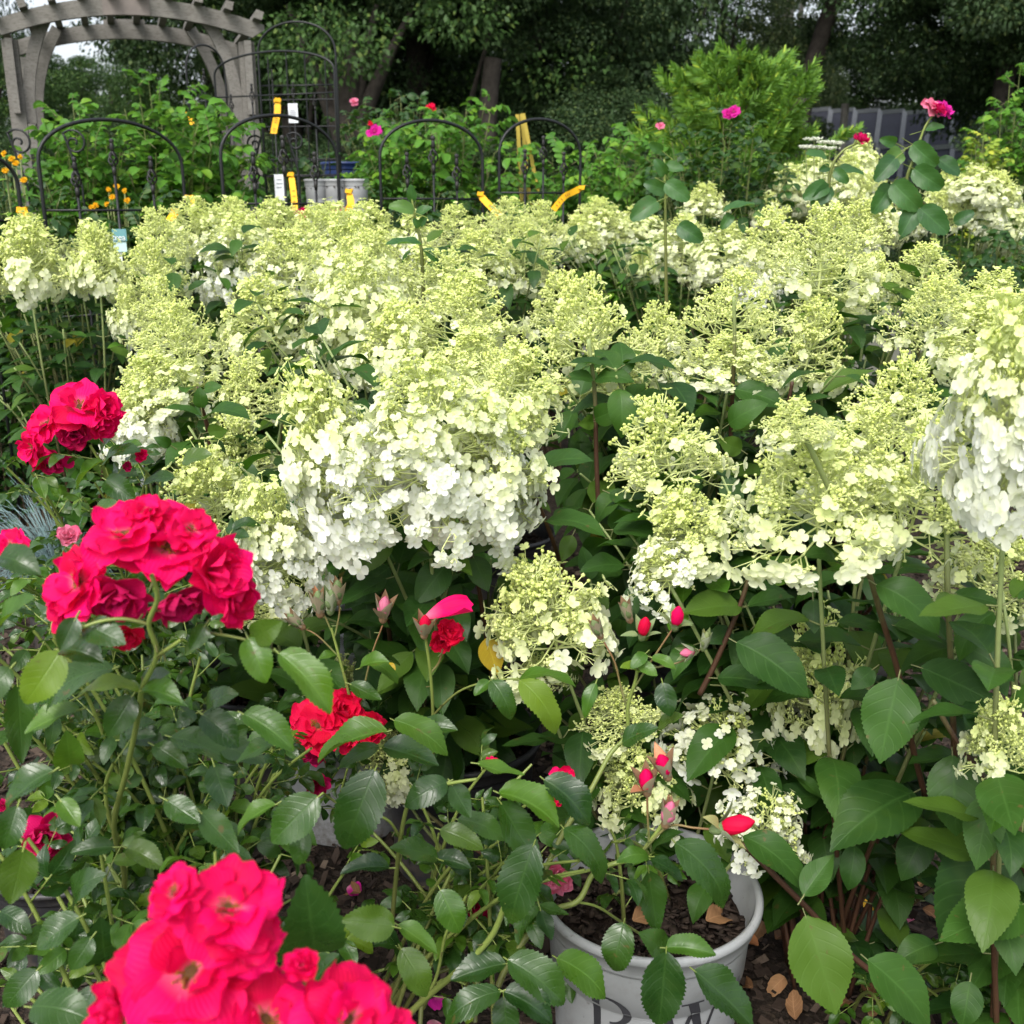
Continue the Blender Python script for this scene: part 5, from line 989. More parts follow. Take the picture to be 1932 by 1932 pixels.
hero_stem('RF', [(1810, 1600, 1.22), (1800, 1400, 1.2), (1794, 1250, 1.18), (1788, 1120, 1.16), (1786, 1000, 1.17), (1783, 930, 1.19)], [((1780, 1116), (1785, 1166), 1.14, 1.12, .95, .4), ((1813, 1216), (1914, 1286), 1.14, 1.08, .5, .5), ((1800, 1120), (1890, 1140), 1.15, 1.1, .4, .6)], kk=(.3, 1.0))
hero_stem('RF', [(1320, 1310, 1.3), (1350, 1250, 1.3), (1395, 1145, 1.3), (1415, 1080, 1.3)], [((1410, 1143), (1500, 1127), 1.3, 1.25, .35, .7), ((1397, 1143), (1287, 1157), 1.3, 1.24, .4, .4), ((1354, 1279), (1476, 1302), 1.28, 1.2, .4, .2), ((1380, 1190), (1330, 1215), 1.32, 1.28, .7, .2)])
hero_stem('RN', [(1960, 1700, 1.1), (1890, 1540, 1.1), (1850, 1460, 1.1), (1800, 1390, 1.12), (1760, 1320, 1.13)], [((1797, 1425), (1804, 1578), 1.12, 1.04, .68, .6), ((1867, 1498), (1842, 1642), 1.06, 1.0, .52, .8), ((1724, 1495), (1566, 1608), 1.2, 1.08, .52, .35), ((1850, 1600), (1772, 1772), 1.14, 1.04, .68, .2), ((1932, 1705), (1772, 1776), 1.05, .98, .48, .97), ((1747, 1570), (1700, 1662), 1.22, 1.16, .8, .25), ((1613, 1595), (1600, 1680), 1.2, 1.16, .55, .3), ((1764, 1781), (1687, 1818), 1.12, 1.08, .6, .3), ((1637, 1811), (1756, 1940), 1.06, 1.0, .48, .8), ((1830, 1851), (1815, 1940), 1.06, 1.02, .7, .5), ((1880, 1380), (1925, 1480), 1.15, 1.1, .6, .3), ((1900, 1600), (1950, 1690), 1.12, 1.06, .7, .15)])
hero_stem('LC', [(1960, 1990, 1.2), (1830, 1930, 1.2), (1640, 1830, 1.2), (1525, 1715, 1.2), (1450, 1640, 1.2), (1400, 1590, 1.22)], [((1520, 1728), (1577, 1915), 1.14, 1.03, .66, .95), ((1402, 1578), (1520, 1685), 1.2, 1.12, .42, .6), ((1516, 1690), (1573, 1612), 1.14, 1.2, .55, .8), ((1503, 1465), (1552, 1508), 1.3, 1.26, .4, .9), ((1440, 1500), (1400, 1540), 1.28, 1.24, .7, .2)], r0=.0045, r1=.004, kk=(0, .1))
hero_stem('C', [(740, 1240, 1.6), (725, 1130, 1.55), (700, 1010, 1.5), (690, 960, 1.45)], [((734, 1016), (666, 1088), 1.44, 1.36, .58, .4), ((760, 1120), (770, 1200), 1.5, 1.46, .7, .2), ((735, 1070), (650, 1150), 1.5, 1.42, .5, .3)], kk=(0, .2))
hero_stem('C', [(935, 1330, 1.55), (905, 1120, 1.5), (880, 1010, 1.45), (860, 960, 1.4)], [((844, 1063), (783, 1141), 1.4, 1.33, .68, .35), ((893, 1050), (922, 1117), 1.4, 1.36, 1.15, .55), ((894, 972), (964, 1041), 1.38, 1.34, .5, .6), ((765, 1230), (785, 1290), 1.5, 1.45, .9, .15), ((860, 1150), (850, 1250), 1.5, 1.45, .7, .2)], kk=(0, .3))
hero_stem('C', [(1100, 1200, 1.6), (1060, 1070, 1.5), (1030, 985, 1.42), (1010, 940, 1.4)], [((1030, 983), (1144, 1014), 1.4, 1.33, .36, .7), ((1177, 1066), (1093, 1080), 1.42, 1.36, .36, .5), ((1190, 1105), (1201, 1160), 1.4, 1.36, .95, .3), ((1157, 999), (1255, 1014), 1.44, 1.38, .4, .5), ((1010, 890), (1120, 870), 1.45, 1.4, .4, .5), ((1150, 930), (1205, 965), 1.46, 1.42, .5, .7), ((1080, 1010), (1060, 1060), 1.46, 1.42, .6, .4)], kk=(0, .3))
hero_stem('MR', [(1130, 985, 1.7), (1125, 860, 1.7), (1122, 740, 1.7), (1110, 640, 1.7)], [((1120, 716), (1066, 712), 1.68, 1.66, .42, .6), ((1122, 716), (1198, 722), 1.68, 1.62, .42, .5), ((1122, 790), (1180, 768), 1.68, 1.62, .7, .8), ((1120, 795), (1090, 800), 1.68, 1.62, .9, .4)], kk=(0, .95), r0=.0045, r1=.0035)
hero_stem('MR', [(1376, 880, 1.8), (1382, 740, 1.78), (1386, 640, 1.76), (1384, 560, 1.75)], [((1386, 735), (1485, 772), 1.74, 1.66, .45, .5), ((1384, 740), (1330, 715), 1.76, 1.72, .5, .7), ((1375, 800), (1450, 762), 1.7, 1.66, .6, .85), ((1400, 850), (1355, 830), 1.7, 1.66, .7, .4)], kk=(.2, 1))
hero_stem('MR', [(1480, 860, 1.75), (1485, 780, 1.75), (1495, 720, 1.75)], [((1485, 775), (1575, 750), 1.72, 1.66, .3, .5), ((1480, 785), (1530, 772), 1.7, 1.66, .4, .3), ((1482, 770), (1380, 815), 1.75, 1.7, .4, .4)], kk=(0, .1))
hero_stem('L', [(400, 860, 1.8), (390, 800, 1.78), (378, 760, 1.76), (374, 730, 1.75)], [((380, 770), (375, 728), 1.75, 1.75, .9, .8), ((380, 785), (308, 770), 1.74, 1.68, .35, .7), ((388, 790), (472, 792), 1.74, 1.66, .4, .6), ((392, 815), (430, 812), 1.72, 1.68, .8, .4), ((385, 735), (420, 730), 1.78, 1.76, .6, .9), ((322, 840), (290, 825), 1.78, 1.75, .8, .5), ((360, 850), (400, 868), 1.76, 1.72, .7, .5)], kk=(0, .2))
# dangling yellow leaf
L = Batch(); S = Batch(); hero_leaf(L, S, (917, 1204), (940, 1275), 1.38, 1.34, .78, HL_NEAR, 0, .5); hero_leaf(L, S, (735, 1250), (742, 1275), 1.4, 1.38, .7, HL_NEAR, 0, .5); o = put(L, 'yellowed_leaves', [M['goldleaf']], HB['C']['root']); o['label'] = 'yellowed leaves hanging below the white heads'

# ================================================================== pots of the roses
px_, py_ = at(1222, 391, 1.265)[:2]
pr_ = empty('x', (0, 0, 0)); bpy.data.objects.remove(pr_)
PX, PY, PR, PH = at(1224, 1680, 1.265)[0], 1.265, .157, .29
fp = pot(PX, PY, PR, PH, 'pale grey nursery pot with large black letters in the foreground right', n=96)
p2 = at(645, 1300, 1.9); pot(p2[0], 1.9, .158, .29, 'grey nursery pot half hidden by leaves left of the centre', n=80)
p3 = at(738, 1200, 2.3); pot(p3[0], 2.3, .15, .28, 'grey pot rim showing beneath the open roses in the centre'); 
pot(at(150, 1500, 1.55)[0], 1.5, .14, .20, 'black nursery pot behind the leaves at the left', 'pot_dark', n=48)
# lettering on the pot: serif capitals wrapped round the wall
def on_pot(phi, z, off=.0008):
    f = z/PH; rr = PR*np.interp(f, [0, .035, .62, .635, .64, .86], [.76, .775, .85, .86, .875, .905])+off; return (PX+rr*math.sin(phi), PY-rr*math.cos(phi), z)
LT = Batch(); ZT = at(1222, 1897, PY-PR*.87)[2]; LH = .085
def poly(P0, P1, n=12, x0=0., w=1.):
    """strip between two outlines in letter space (u right, v down from the top)"""
    V = []
    for i in range(n+1):
        t = i/n
        for P in (P0, P1):
            s = t*(len(P)-1); j = min(int(s), len(P)-2); f = s-j; u = P[j][0]+(P[j+1][0]-P[j][0])*f; v = P[j][1]+(P[j+1][1]-P[j][1])*f; V.append(on_pot(x0+u*w, ZT-v*LH))
    LT.raw(V, [(2*i, 2*i+1, 2*i+3, 2*i+2) for i in range(n)])
pp = dict(x0=-.74, w=.60)
poly([(.0, .0), (.42, .0)], [(.0, .035), (.42, .035)], **pp); poly([(.12, .02), (.12, 1)], [(.26, .02), (.26, 1)], **pp); poly([(0, 1), (.42, 1)], [(0, 1.035), (.42, 1.035)], **pp)
arc = [(math.sin(t), -math.cos(t)) for t in np.linspace(0, math.pi, 14)]
poly([(.42+.38*a, .27+.27*b) for a, b in arc], [(.42+.24*a, .27+.225*b) for a, b in arc], 16, **pp)
ww = dict(x0=-.08, w=.84)
poly([(.0, .0), (.28, .0)], [(.0, .03), (.28, .03)], **ww); poly([(.34, .0), (.62, .0)], [(.34, .03), (.62, .03)], **ww); poly([(.76, .0), (1.0, .0)], [(.76, .03), (1.0, .03)], **ww)
poly([(.08, .02), (.30, 1.0)], [(.20, .02), (.36, .82)], **ww); poly([(.33, 1.0), (.52, .25)], [(.30, .88), (.49, .12)], **ww); poly([(.42, .02), (.64, 1.0)], [(.55, .02), (.70, .82)], **ww); poly([(.67, 1.0), (.90, .02)], [(.63, .9), (.86, .02)], **ww)
put(LT, 'lettering', [M['inkpot']] if 'inkpot' in M else [M['ink']], fp, False)
for i, s in enumerate(('ners LLC', 'b, IL 60178', '845-895')):
    me = txt(s, .0085, 'ink', 0.0); n = len(me.vertices); co = np.empty(n*3); me.vertices.foreach_get('co', co); co = co.reshape(-1, 3)
    out = np.array([on_pot(.88+.055*i+(-c[1])/PR*1.1*0+(.0085-c[1])/PR*1.0, .165+c[0]) for c in co])-ORG[fp.name]; me.vertices.foreach_set('co', out.ravel()); me.update(); o = bpy.data.objects.new('fine_print', me); COL.objects.link(o); o.parent = fp

# ================================================================== roses
def rose_root(label, bx, Y, z=.2): x = at(bx, 391, Y)[0]; return empty('rose_bush', (x, Y, z), label, 'rose bush', 'crimson rose bushes')
RA = rose_root('nearest crimson rose bush with big open blooms at the bottom left', 120, .85)
RB = rose_root('crimson rose bush with the large bloom cluster at the left edge of the photo centre', 230, 1.15)
RC = rose_root('crimson rose bush with a smaller bloom cluster beside the blue grass', 190, 1.75)
RD = rose_root('rose bush in the lettered grey pot with red buds on long stems', 1224, 1.265, .23)
RE = rose_root('rose bush in the half hidden pot with open red blooms near the centre', 645, 1.9, .23)
RG = rose_root('rose bush whose branches arch over the lettered pot from the left', 800, 1.15)
def rose_cane(root, pts, r0, r1, comps=None, size=.10, gap=.045, a0=.3, a1=1., mats=('rleaf', 'rstem'), leaves=True, k=(0.1, .9), world=False, thorns=True, name='stem'):
    P = smoothpts([at(*q) for q in pts] if not world else pts, 6); L = Batch(); S = Batch()
    if leaves: alt_leaves(L, P, a0, a1, gap, size, comps or ROSE_C)
    if thorns:
        for i in range(3, len(P)-2, 7):
            t = unit(P[i+1]-P[i]); o = unit(np.cross(t, rng.normal(size=3))); sticks(S, P[i]+o*r1, P[i]+o*(r1+.006)-t*.002, .0009, 0, .5, .0)
    return stem_part(root, P, r0, r1, 'rstem' if name == 'stem' else 'redstem', L, [M[m] for m in mats], S, k0=k[0], k1=k[1], sides=8, name=name)
def rose_fill(root, tipl, size=.10, gap=.05, near=True, a0=.25, mats=('rleaf', 'rstem'), r=.0028):
    b = ORG[root.name]
    for t in tipl:
        b0 = b+np.array([random.uniform(-.08, .08), random.uniform(-.06, .06), 0]); P = bez(b0, b0+(t-b0)*np.array([.4, .4, .65])+np.array([0, 0, .04]), t, 5)
        yg = random.random() < .22
        rose_cane(root, P, r*1.2, r*.6, ROSE_C if near else ROSE_CM, size*random.uniform(.85, 1.1), gap, a0, 1.02, ('rleaf_young', 'rstem') if yg else mats, world=True)
# --- main stem of the left cluster
rose_cane(RB, [(222, 1790, .98), (235, 1660, .94), (215, 1560, .90), (240, 1450, .86), (262, 1345, .82), (268, 1300, .80), (296, 1235, .77), (281, 1178, .755), (297, 1130, .74), (286, 1085, .73)], .0029, .0018, leaves=False, k=(.1, 1))
rose_cane(RB, [(232, 1600, .92), (205, 1540, .91), (200, 1480, .90), (215, 1440, .88)], .0024, .0018, size=.09)
rose_cane(RB, [(296, 1237, .77), (320, 1222, .765), (343, 1206, .76)], .0019, .0014, leaves=False); rose_cane(RB, [(281, 1178, .755), (235, 1168, .75), (190, 1172, .745), (150, 1186, .74)], .0016, .0012, leaves=False)
rose_cane(RB, [(387, 1193, .80), (460, 1206, .79), (527, 1233, .78)], .0013, .0010, leaves=False)
# --- other stems
rose_cane(RG, [(700, 1990, 1.0), (790, 1895, .99), (860, 1835, .97), (925, 1770, .95), (955, 1700, .93)], .0042, .0030, leaves=False); rose_cane(RD, [(940, 1860, 1.02), (965, 1810, 1.03), (1030, 1725, 1.05), (1090, 1700, 1.05), (1118, 1650, 1.06), (1150, 1632, 1.06), (1200, 1618, 1.06), (1225, 1590, 1.06), (1250, 1555, 1.06)], .0040, .0024, leaves=False)
rose_cane(RD, [(1255, 1790, 1.16), (1180, 1745, 1.1), (1130, 1712, 1.07), (1090, 1702, 1.05)], .0018, .0016, leaves=False)
rose_cane(RD, [(1020, 1660, 1.08), (1064, 1570, 1.10), (1112, 1495, 1.12), (1150, 1425, 1.14), (1182, 1385, 1.15), (1185, 1330, 1.15), (1200, 1280, 1.15), (1205, 1230, 1.15)], .0036, .0018, leaves=False, k=(.2, .9))
rose_cane(RD, [(1185, 1345, 1.15), (1170, 1290, 1.16), (1160, 1250, 1.16), (1140, 1212, 1.16)], .0015, .0010, leaves=False, name='bud_stem'); rose_cane(RD, [(1195, 1300, 1.15), (1240, 1230, 1.15), (1270, 1185, 1.15)], .0014, .0010, leaves=False, name='bud_stem'); rose_cane(RD, [(1205, 1265, 1.15), (1280, 1250, 1.16), (1322, 1225, 1.16)], .0013, .0009, leaves=False, name='bud_stem')
rose_cane(RD, [(1250, 1555, 1.06), (1262, 1500, 1.06), (1222, 1520, 1.06)][:2], .0018, .0013, leaves=False, name='bud_stem'); rose_cane(RD, [(1225, 1590, 1.06), (1222, 1540, 1.06), (1221, 1500, 1.06)], .0015, .0012, leaves=False, name='bud_stem'); rose_cane(RD, [(1205, 1615, 1.06), (1260, 1560, 1.05), (1310, 1562, 1.04), (1352, 1566, 1.03)], .0016, .0012, leaves=False, name='bud_stem')
rose_cane(RG, [(740, 1735, 1.05), (756, 1580, 1.02), (780, 1500, 1.0), (840, 1480, .98), (900, 1470, .97)], .0028, .0016, leaves=False); rose_cane(RG, [(754, 1580, 1.02), (735, 1550, 1.01), (697, 1530, 1.0)], .0018, .0013, leaves=False)
rose_cane(RG, [(700, 1960, 1.06), (810, 1870, 1.05), (842, 1760, 1.05), (880, 1690, 1.04)], .0025, .0016, leaves=False)
rose_cane(RE, [(816, 1440, 1.3), (817, 1350, 1.28), (812, 1270, 1.27), (803, 1205, 1.26)], .0026, .0018, leaves=False); rose_cane(RE, [(812, 1270, 1.27), (828, 1250, 1.27), (835, 1225, 1.26)], .0016, .0012, leaves=False, name='bud_stem'); rose_cane(RE, [(817, 1350, 1.28), (865, 1305, 1.26), (925, 1285, 1.24), (985, 1280, 1.23)], .0016, .0011, leaves=False)
rose_cane(RE, [(665, 1420, 1.3), (662, 1330, 1.3), (640, 1240, 1.3), (625, 1185, 1.3)], .0026, .0016, leaves=False); rose_cane(RE, [(640, 1240, 1.3), (600, 1200, 1.3), (572, 1185, 1.3)], .0013, .0010, leaves=False, name='bud_stem'); rose_cane(RE, [(680, 1330, 1.32), (700, 1240, 1.32), (722, 1180, 1.32)], .0015, .0010, leaves=False, name='bud_stem'); rose_cane(RE, [(625, 1190, 1.3), (590, 1110, 1.3), (560, 1090, 1.3)][:2], .0013, .0010, leaves=False, name='bud_stem'); rose_cane(RE, [(632, 1200, 1.3), (640, 1160, 1.3), (640, 1140, 1.3)], .0013, .001, leaves=False, name='bud_stem')
rose_cane(RC, [(205, 1010, 1.45), (200, 900, 1.42), (170, 840, 1.4)], .003, .002, size=.09); rose_cane(RC, [(315, 930, 1.5), (270, 885, 1.48), (255, 860, 1.47)], .0016, .0012, leaves=False)
# --- leaflets read off the photograph (base, tip, distance, width)
def hero_rose(root, lst, name='leaflets', mats=('rleaf', 'rleaf_young')):
    L = Batch(); S = Batch()
    for q in lst: hero_leaf(L, S, q[0], q[1], q[2], q[2]-.025, q[3], RL_NEAR, q[4] if len(q) > 4 else 0, random.random(), .007)
    join(L, S, 2); put(L, 'leaves', [M[m] for m in mats]+[M['rstem']], root)
hero_rose(RB, [((143, 1165), (113, 1228), .74, .80), ((113, 1229), (48, 1328), .76, .72, 1), ((117, 1226), (195, 1250), .76, .45), ((160, 1180), (237, 1216), .75, .60), ((388, 1178), (358, 1227), .79, .85), ((477, 1205), (533, 1172), .78, .7), ((468, 1204), (503, 1288), .78, .66, 1), ((527, 1233), (624, 1347), .77, .40, 1),
 ((262, 1303), (146, 1314), .79, .32, 1), ((268, 1303), (344, 1328), .79, .35, 1), ((250, 1312), (203, 1390), .81, .95), ((213, 1262), (87, 1347), .84, .36), ((150, 1338), (46, 1384), .84, .36, 1), ((383, 1348), (450, 1410), .86, .62), ((460, 1348), (554, 1417), .84, .45, 1), ((540, 1396), (446, 1440), .86, .3), ((133, 1442), (125, 1378), .86, 1.0, 1), ((0, 1050), (77, 1084), .80, .5), ((0, 1180), (66, 1128), .80, .5, 1), ((290, 1406), (354, 1450), .9, .5), ((323, 1390), (444, 1442), .9, .38), ((230, 1396), (312, 1406), .92, .4), ((370, 1345), (330, 1372), .9, .6), ((20, 1260), (-30, 1330), .78, .6), ((390, 1340), (450, 1310), .88, .5), ((33, 1290), (42, 1440), .9, .35), ((263, 1300), (320, 1270), .82, .5), ((420, 1410), (500, 1440), .9, .5)])
hero_rose(RA, [((100, 1455), (13, 1530), .80, .45), ((45, 1600), (20, 1706), .72, .9), ((33, 1521), (8, 1602), .74, .7), ((113, 1508), (150, 1560), .78, .6, 1), ((213, 1598), (133, 1610), .86, .5), ((312, 1508), (378, 1552), .82, .6), ((377, 1531), (451, 1610), .82, .52), ((403, 1441), (430, 1522), .84, .8), ((520, 1518), (449, 1576), .84, .35, 1), ((600, 1503), (513, 1590), .84, .62), ((570, 1565), (565, 1632), .88, .9), ((173, 1768), (133, 1830), .76, .66), ((595, 1796), (575, 1650), .72, .78), ((150, 1730), (70, 1790), .8, .5), ((140, 1700), (200, 1650), .85, .5), ((0, 1720), (60, 1760), .8, .5), ((60, 1900), (180, 1930), .7, .5), ((240, 1600), (310, 1640), .88, .5), ((70, 1830), (10, 1900), .8, .6), ((180, 1860), (150, 1930), .85, .6), ((200, 1820), (190, 1730), .88, .5)])
hero_rose(RG, [((707, 1453), (650, 1602), .92, .52), ((844, 1475), (764, 1522), .98, .6), ((851, 1478), (888, 1543), .98, .6), ((941, 1496), (1055, 1563), .98, .36, 1), ((944, 1513), (1021, 1637), .97, .42), ((1027, 1471), (1112, 1556), 1.0, .46), ((1064, 1563), (1135, 1667), .98, .4), ((1007, 1593), (963, 1743), .94, .46), ((831, 1565), (912, 1603), 1.0, .5), ((864, 1546), (955, 1586), 1.02, .42), ((734, 1637), (642, 1650), .98, .4), ((744, 1748), (642, 1736), .9, .66), ((751, 1745), (825, 1800), .92, .42, 1), ((757, 1790), (805, 1880), .92, .52), ((831, 1679), (867, 1760), .98, .62, 1), ((954, 1818), (850, 1849), .95, .45), ((959, 1811), (1065, 1893), .94, .52), ((1051, 1808), (1142, 1883), .98, .5, 1), ((944, 1871), (840, 1933), .92, .42), ((951, 1871), (1042, 1932), .92, .46), ((900, 1440), (990, 1462), 1.0, .35, 1), ((826, 1620), (735, 1600), 1.0, .4), ((820, 1622), (890, 1640), 1.02, .4), ((950, 1880), (960, 1960), .93, .6), ((1040, 1880), (1010, 1830), .95, .5), ((560, 1930), (640, 1800), .92, .5)])
hero_rose(RD, [((1177, 1741), (1160, 1832), 1.04, .85), ((1224, 1643), (1241, 1760), 1.06, .4), ((1257, 1795), (1243, 1936), .98, .48), ((1224, 1616), (1163, 1627), 1.04, .45, 1), ((1227, 1621), (1288, 1663), 1.04, .4), ((1274, 1590), (1365, 1713), 1.0, .40), ((1310, 1831), (1421, 1937), .96, .42), ((1257, 1788), (1351, 1802), 1.0, .42, 1), ((1124, 1289), (1104, 1355), 1.14, .4, 1), ((1250, 1288), (1265, 1352), 1.12, .8), ((1174, 1402), (1242, 1373), 1.12, .45), ((1242, 1373), (1290, 1350), 1.13, .4), ((1230, 1610), (1290, 1570), 1.05, .3), ((1218, 1232), (1190, 1262), 1.14, .6, 1), ((1205, 1250), (1240, 1275), 1.14, .6, 1), ((1230, 1240), (1275, 1262), 1.14, .4, 1), ((1205, 1265), (1170, 1260), 1.14, .5, 1), ((1260, 1800), (1205, 1760), 1.04, .5)])
hero_rose(RE, [((924, 1285), (895, 1313), 1.2, .6, 1), ((927, 1283), (964, 1358), 1.18, .52), ((981, 1284), (1048, 1385), 1.18, .45, 1), ((978, 1283), (1086, 1296), 1.2, .26, 1), ((744, 1359), (845, 1425), 1.2, .42, 1), ((721, 1409), (828, 1445), 1.14, .44), ((715, 1408), (640, 1450), 1.14, .4), ((730, 1380), (600, 1440), 1.12, .34, 1), ((790, 1380), (864, 1378), 1.22, .4), ((680, 1260), (735, 1250), 1.26, .4, 1), ((660, 1290), (720, 1320), 1.28, .5), ((700, 1250), (750, 1290), 1.3, .4, 1), ((620, 1270), (590, 1310), 1.3, .5), ((635, 1235), (600, 1245), 1.3, .4, 1), ((540, 1380), (450, 1430), 1.0, .35, 1)])
hero_rose(RC, [((195, 870), (145, 925), 1.4, .4, 1), ((200, 905), (258, 948), 1.38, .62), ((196, 875), (265, 852), 1.38, .4), ((225, 855), (268, 840), 1.4, .5, 1), ((190, 850), (215, 820), 1.42, .5), ((160, 830), (130, 830), 1.4, .4, 1), ((70, 900), (85, 940), 1.4, .6, 1), ((180, 960), (235, 975), 1.35, .5), ((330, 900), (270, 915), 1.42, .4), ((345, 870), (400, 858), 1.45, .5)])
# --- leafy canes filling the beds
rose_fill(RB, T(-20, 470, 1230, 1560, .98, 1.25, 20), .095); rose_fill(RB, T(-140, 130, 1150, 1600, .98, 1.2, 12), .095); rose_fill(RB, T(300, 600, 1380, 1700, 1.05, 1.3, 12), .095)
rose_fill(RA, T(-40, 420, 1560, 1900, .85, 1.1, 16), .095); rose_fill(RA, T(380, 700, 1600, 1900, 1.0, 1.2, 8), .09)
rose_fill(RG, T(600, 1080, 1470, 1860, 1.1, 1.3, 12), .09); rose_fill(RE, T(520, 900, 1300, 1520, 1.35, 1.7, 12), .085)
rose_fill(RC, T(0, 330, 880, 1150, 1.4, 1.8, 18), .085); rose_fill(RC, T(-20, 420, 1050, 1400, 1.15, 1.5, 26), .09)
rose_fill(RD, T(1000, 1250, 1560, 1700, 1.1, 1.3, 3), .08); rose_fill(RG, T(960, 1170, 1600, 1880, 1.02, 1.1, 7), .09); rose_fill(RG, T(860, 1120, 1440, 1600, 1.1, 1.25, 5), .085)
# low greenery to the lower right
RH = rose_root('low dark rose foliage at the bottom right corner', 1880, 1.35, .0); rose_fill(RH, T(1660, 1960, 1760, 1930, 1.15, 1.3, 10), .07, .04)
# --- blooms
def cl(root, lst, Y):
    for px, py, sz, nx_, nz_, seed, pt, cls in lst:
        py = py+(26 if root is RA and Y < .6 else 0); p = at(px, py, Y+random.uniform(-.01, .01)); c = tocam(p); n = unit(c*.75+np.array([nx_, 0, nz_])); bloom(root, p, sz*(.84 if root is RB else .9 if root is RC else .94)*axd(p)/F, n, seed, pt, cls, stamens=not cls)
cl(RB, [(318, 1035, 112, .1, .8, 1, 'petal', False), (235, 1010, 85, -.3, .9, 2, 'petal', False), (150, 1100, 95, -.8, .2, 3, 'petal', False), (120, 1145, 70, -.9, -.3, 4, 'petal', False), (395, 1085, 95, .9, .2, 5, 'petal', True), (430, 1120, 70, 1.0, -.5, 6, 'petal', True), (225, 1110, 80, -.2, -.6, 7, 'petal_dark', True), (330, 1120, 75, .2, -.9, 8, 'petal_dark', True), (275, 970, 55, 0, 1, 4, 'petal', False), (235, 1190, 48, 0, -.8, 7, 'petal_red', True), (360, 1000, 55, .5, .8, 2, 'petal', False)], .78)
cl(RB, [(20, 1030, 45, -.2, .4, 3, 'petal', False), (130, 1015, 32, 0, .6, 5, 'petal_pink', True), (100, 1262, 14, 0, 0, 5, 'petal_red', True)], 1.0)
cl(RC, [(150, 770, 66, .1, .9, 1, 'petal', False), (190, 775, 42, .8, .3, 2, 'petal', True), (90, 800, 50, -.7, .5, 3, 'petal', False), (65, 845, 48, -.9, -.2, 4, 'petal', False), (100, 860, 42, -.3, -.8, 7, 'petal_dark', True), (190, 800, 36, .6, -.5, 8, 'petal', True), (140, 815, 40, 0, -.3, 5, 'petal_dark', True), (265, 860, 16, .2, .2, 5, 'petal', True), (240, 880, 12, 0, 0, 5, 'petal_dark', True)], 1.4)
cl(RA, [(360, 1810, 150, -.05, .25, 1, 'petal', False), (430, 1690, 105, .15, 1.1, 2, 'petal', False), (500, 1900, 120, .3, .3, 3, 'petal', False), (655, 1900, 110, .5, .5, 4, 'petal', False), (235, 1890, 80, -.9, -.1, 5, 'petal', True), (460, 1740, 80, .6, .9, 4, 'petal', False), (330, 1660, 60, -.4, 1, 3, 'petal', False), (730, 1925, 60, .5, .6, 2, 'petal', False), (570, 1800, 40, 0, .6, 6, 'petal', True)], .50)
cl(RA, [(82, 1575, 50, .1, -.2, 7, 'petal_dark', True), (95, 1600, 45, .3, -.6, 8, 'petal_dark', True), (5, 1520, 14, 0, 0, 5, 'petal_dark', True)], .9)
cl(RE, [(600, 1370, 62, -.2, .3, 3, 'petal_red', False), (645, 1345, 45, .5, .5, 2, 'petal_red', True), (590, 1400, 45, -.4, -.4, 6, 'petal_dark', True), (690, 1375, 40, .6, 0, 6, 'petal_red', True), (665, 1400, 30, .2, -.4, 7, 'petal_red', True), (600, 1475, 26, 0, -.4, 7, 'petal_dark', True), (845, 1198, 34, .4, .4, 5, 'petal_red', True), (835, 1205, 28, 0, -.3, 6, 'petal_red', True)], 1.28)
cl(RG, [(1060, 1470, 30, .3, .2, 5, 'petal', True), (1040, 1500, 26, 0, -.3, 7, 'petal_red', True), (928, 1443, 18, 0, .5, 5, 'petal', True), (905, 1700, 34, 0, -.4, 8, 'petal_dark', True), (1045, 1655, 40, .2, -.1, 5, 'petal_pink', True)], 1.15)
# a single petal left on the spent bloom
L = Batch(); pt_ = petal_tpl(.3, .25, .05, 9, wide=.36); p = at(800, 1165, 1.26); q = at(892, 1140, 1.25); L.inst(pt_, frames([p], [q-p], [tocam(p)*.5+np.array([0, 0, .8])], np.linalg.norm(q-p)), .8); o = put(L, 'loose_petal', [M['petal']], RE)
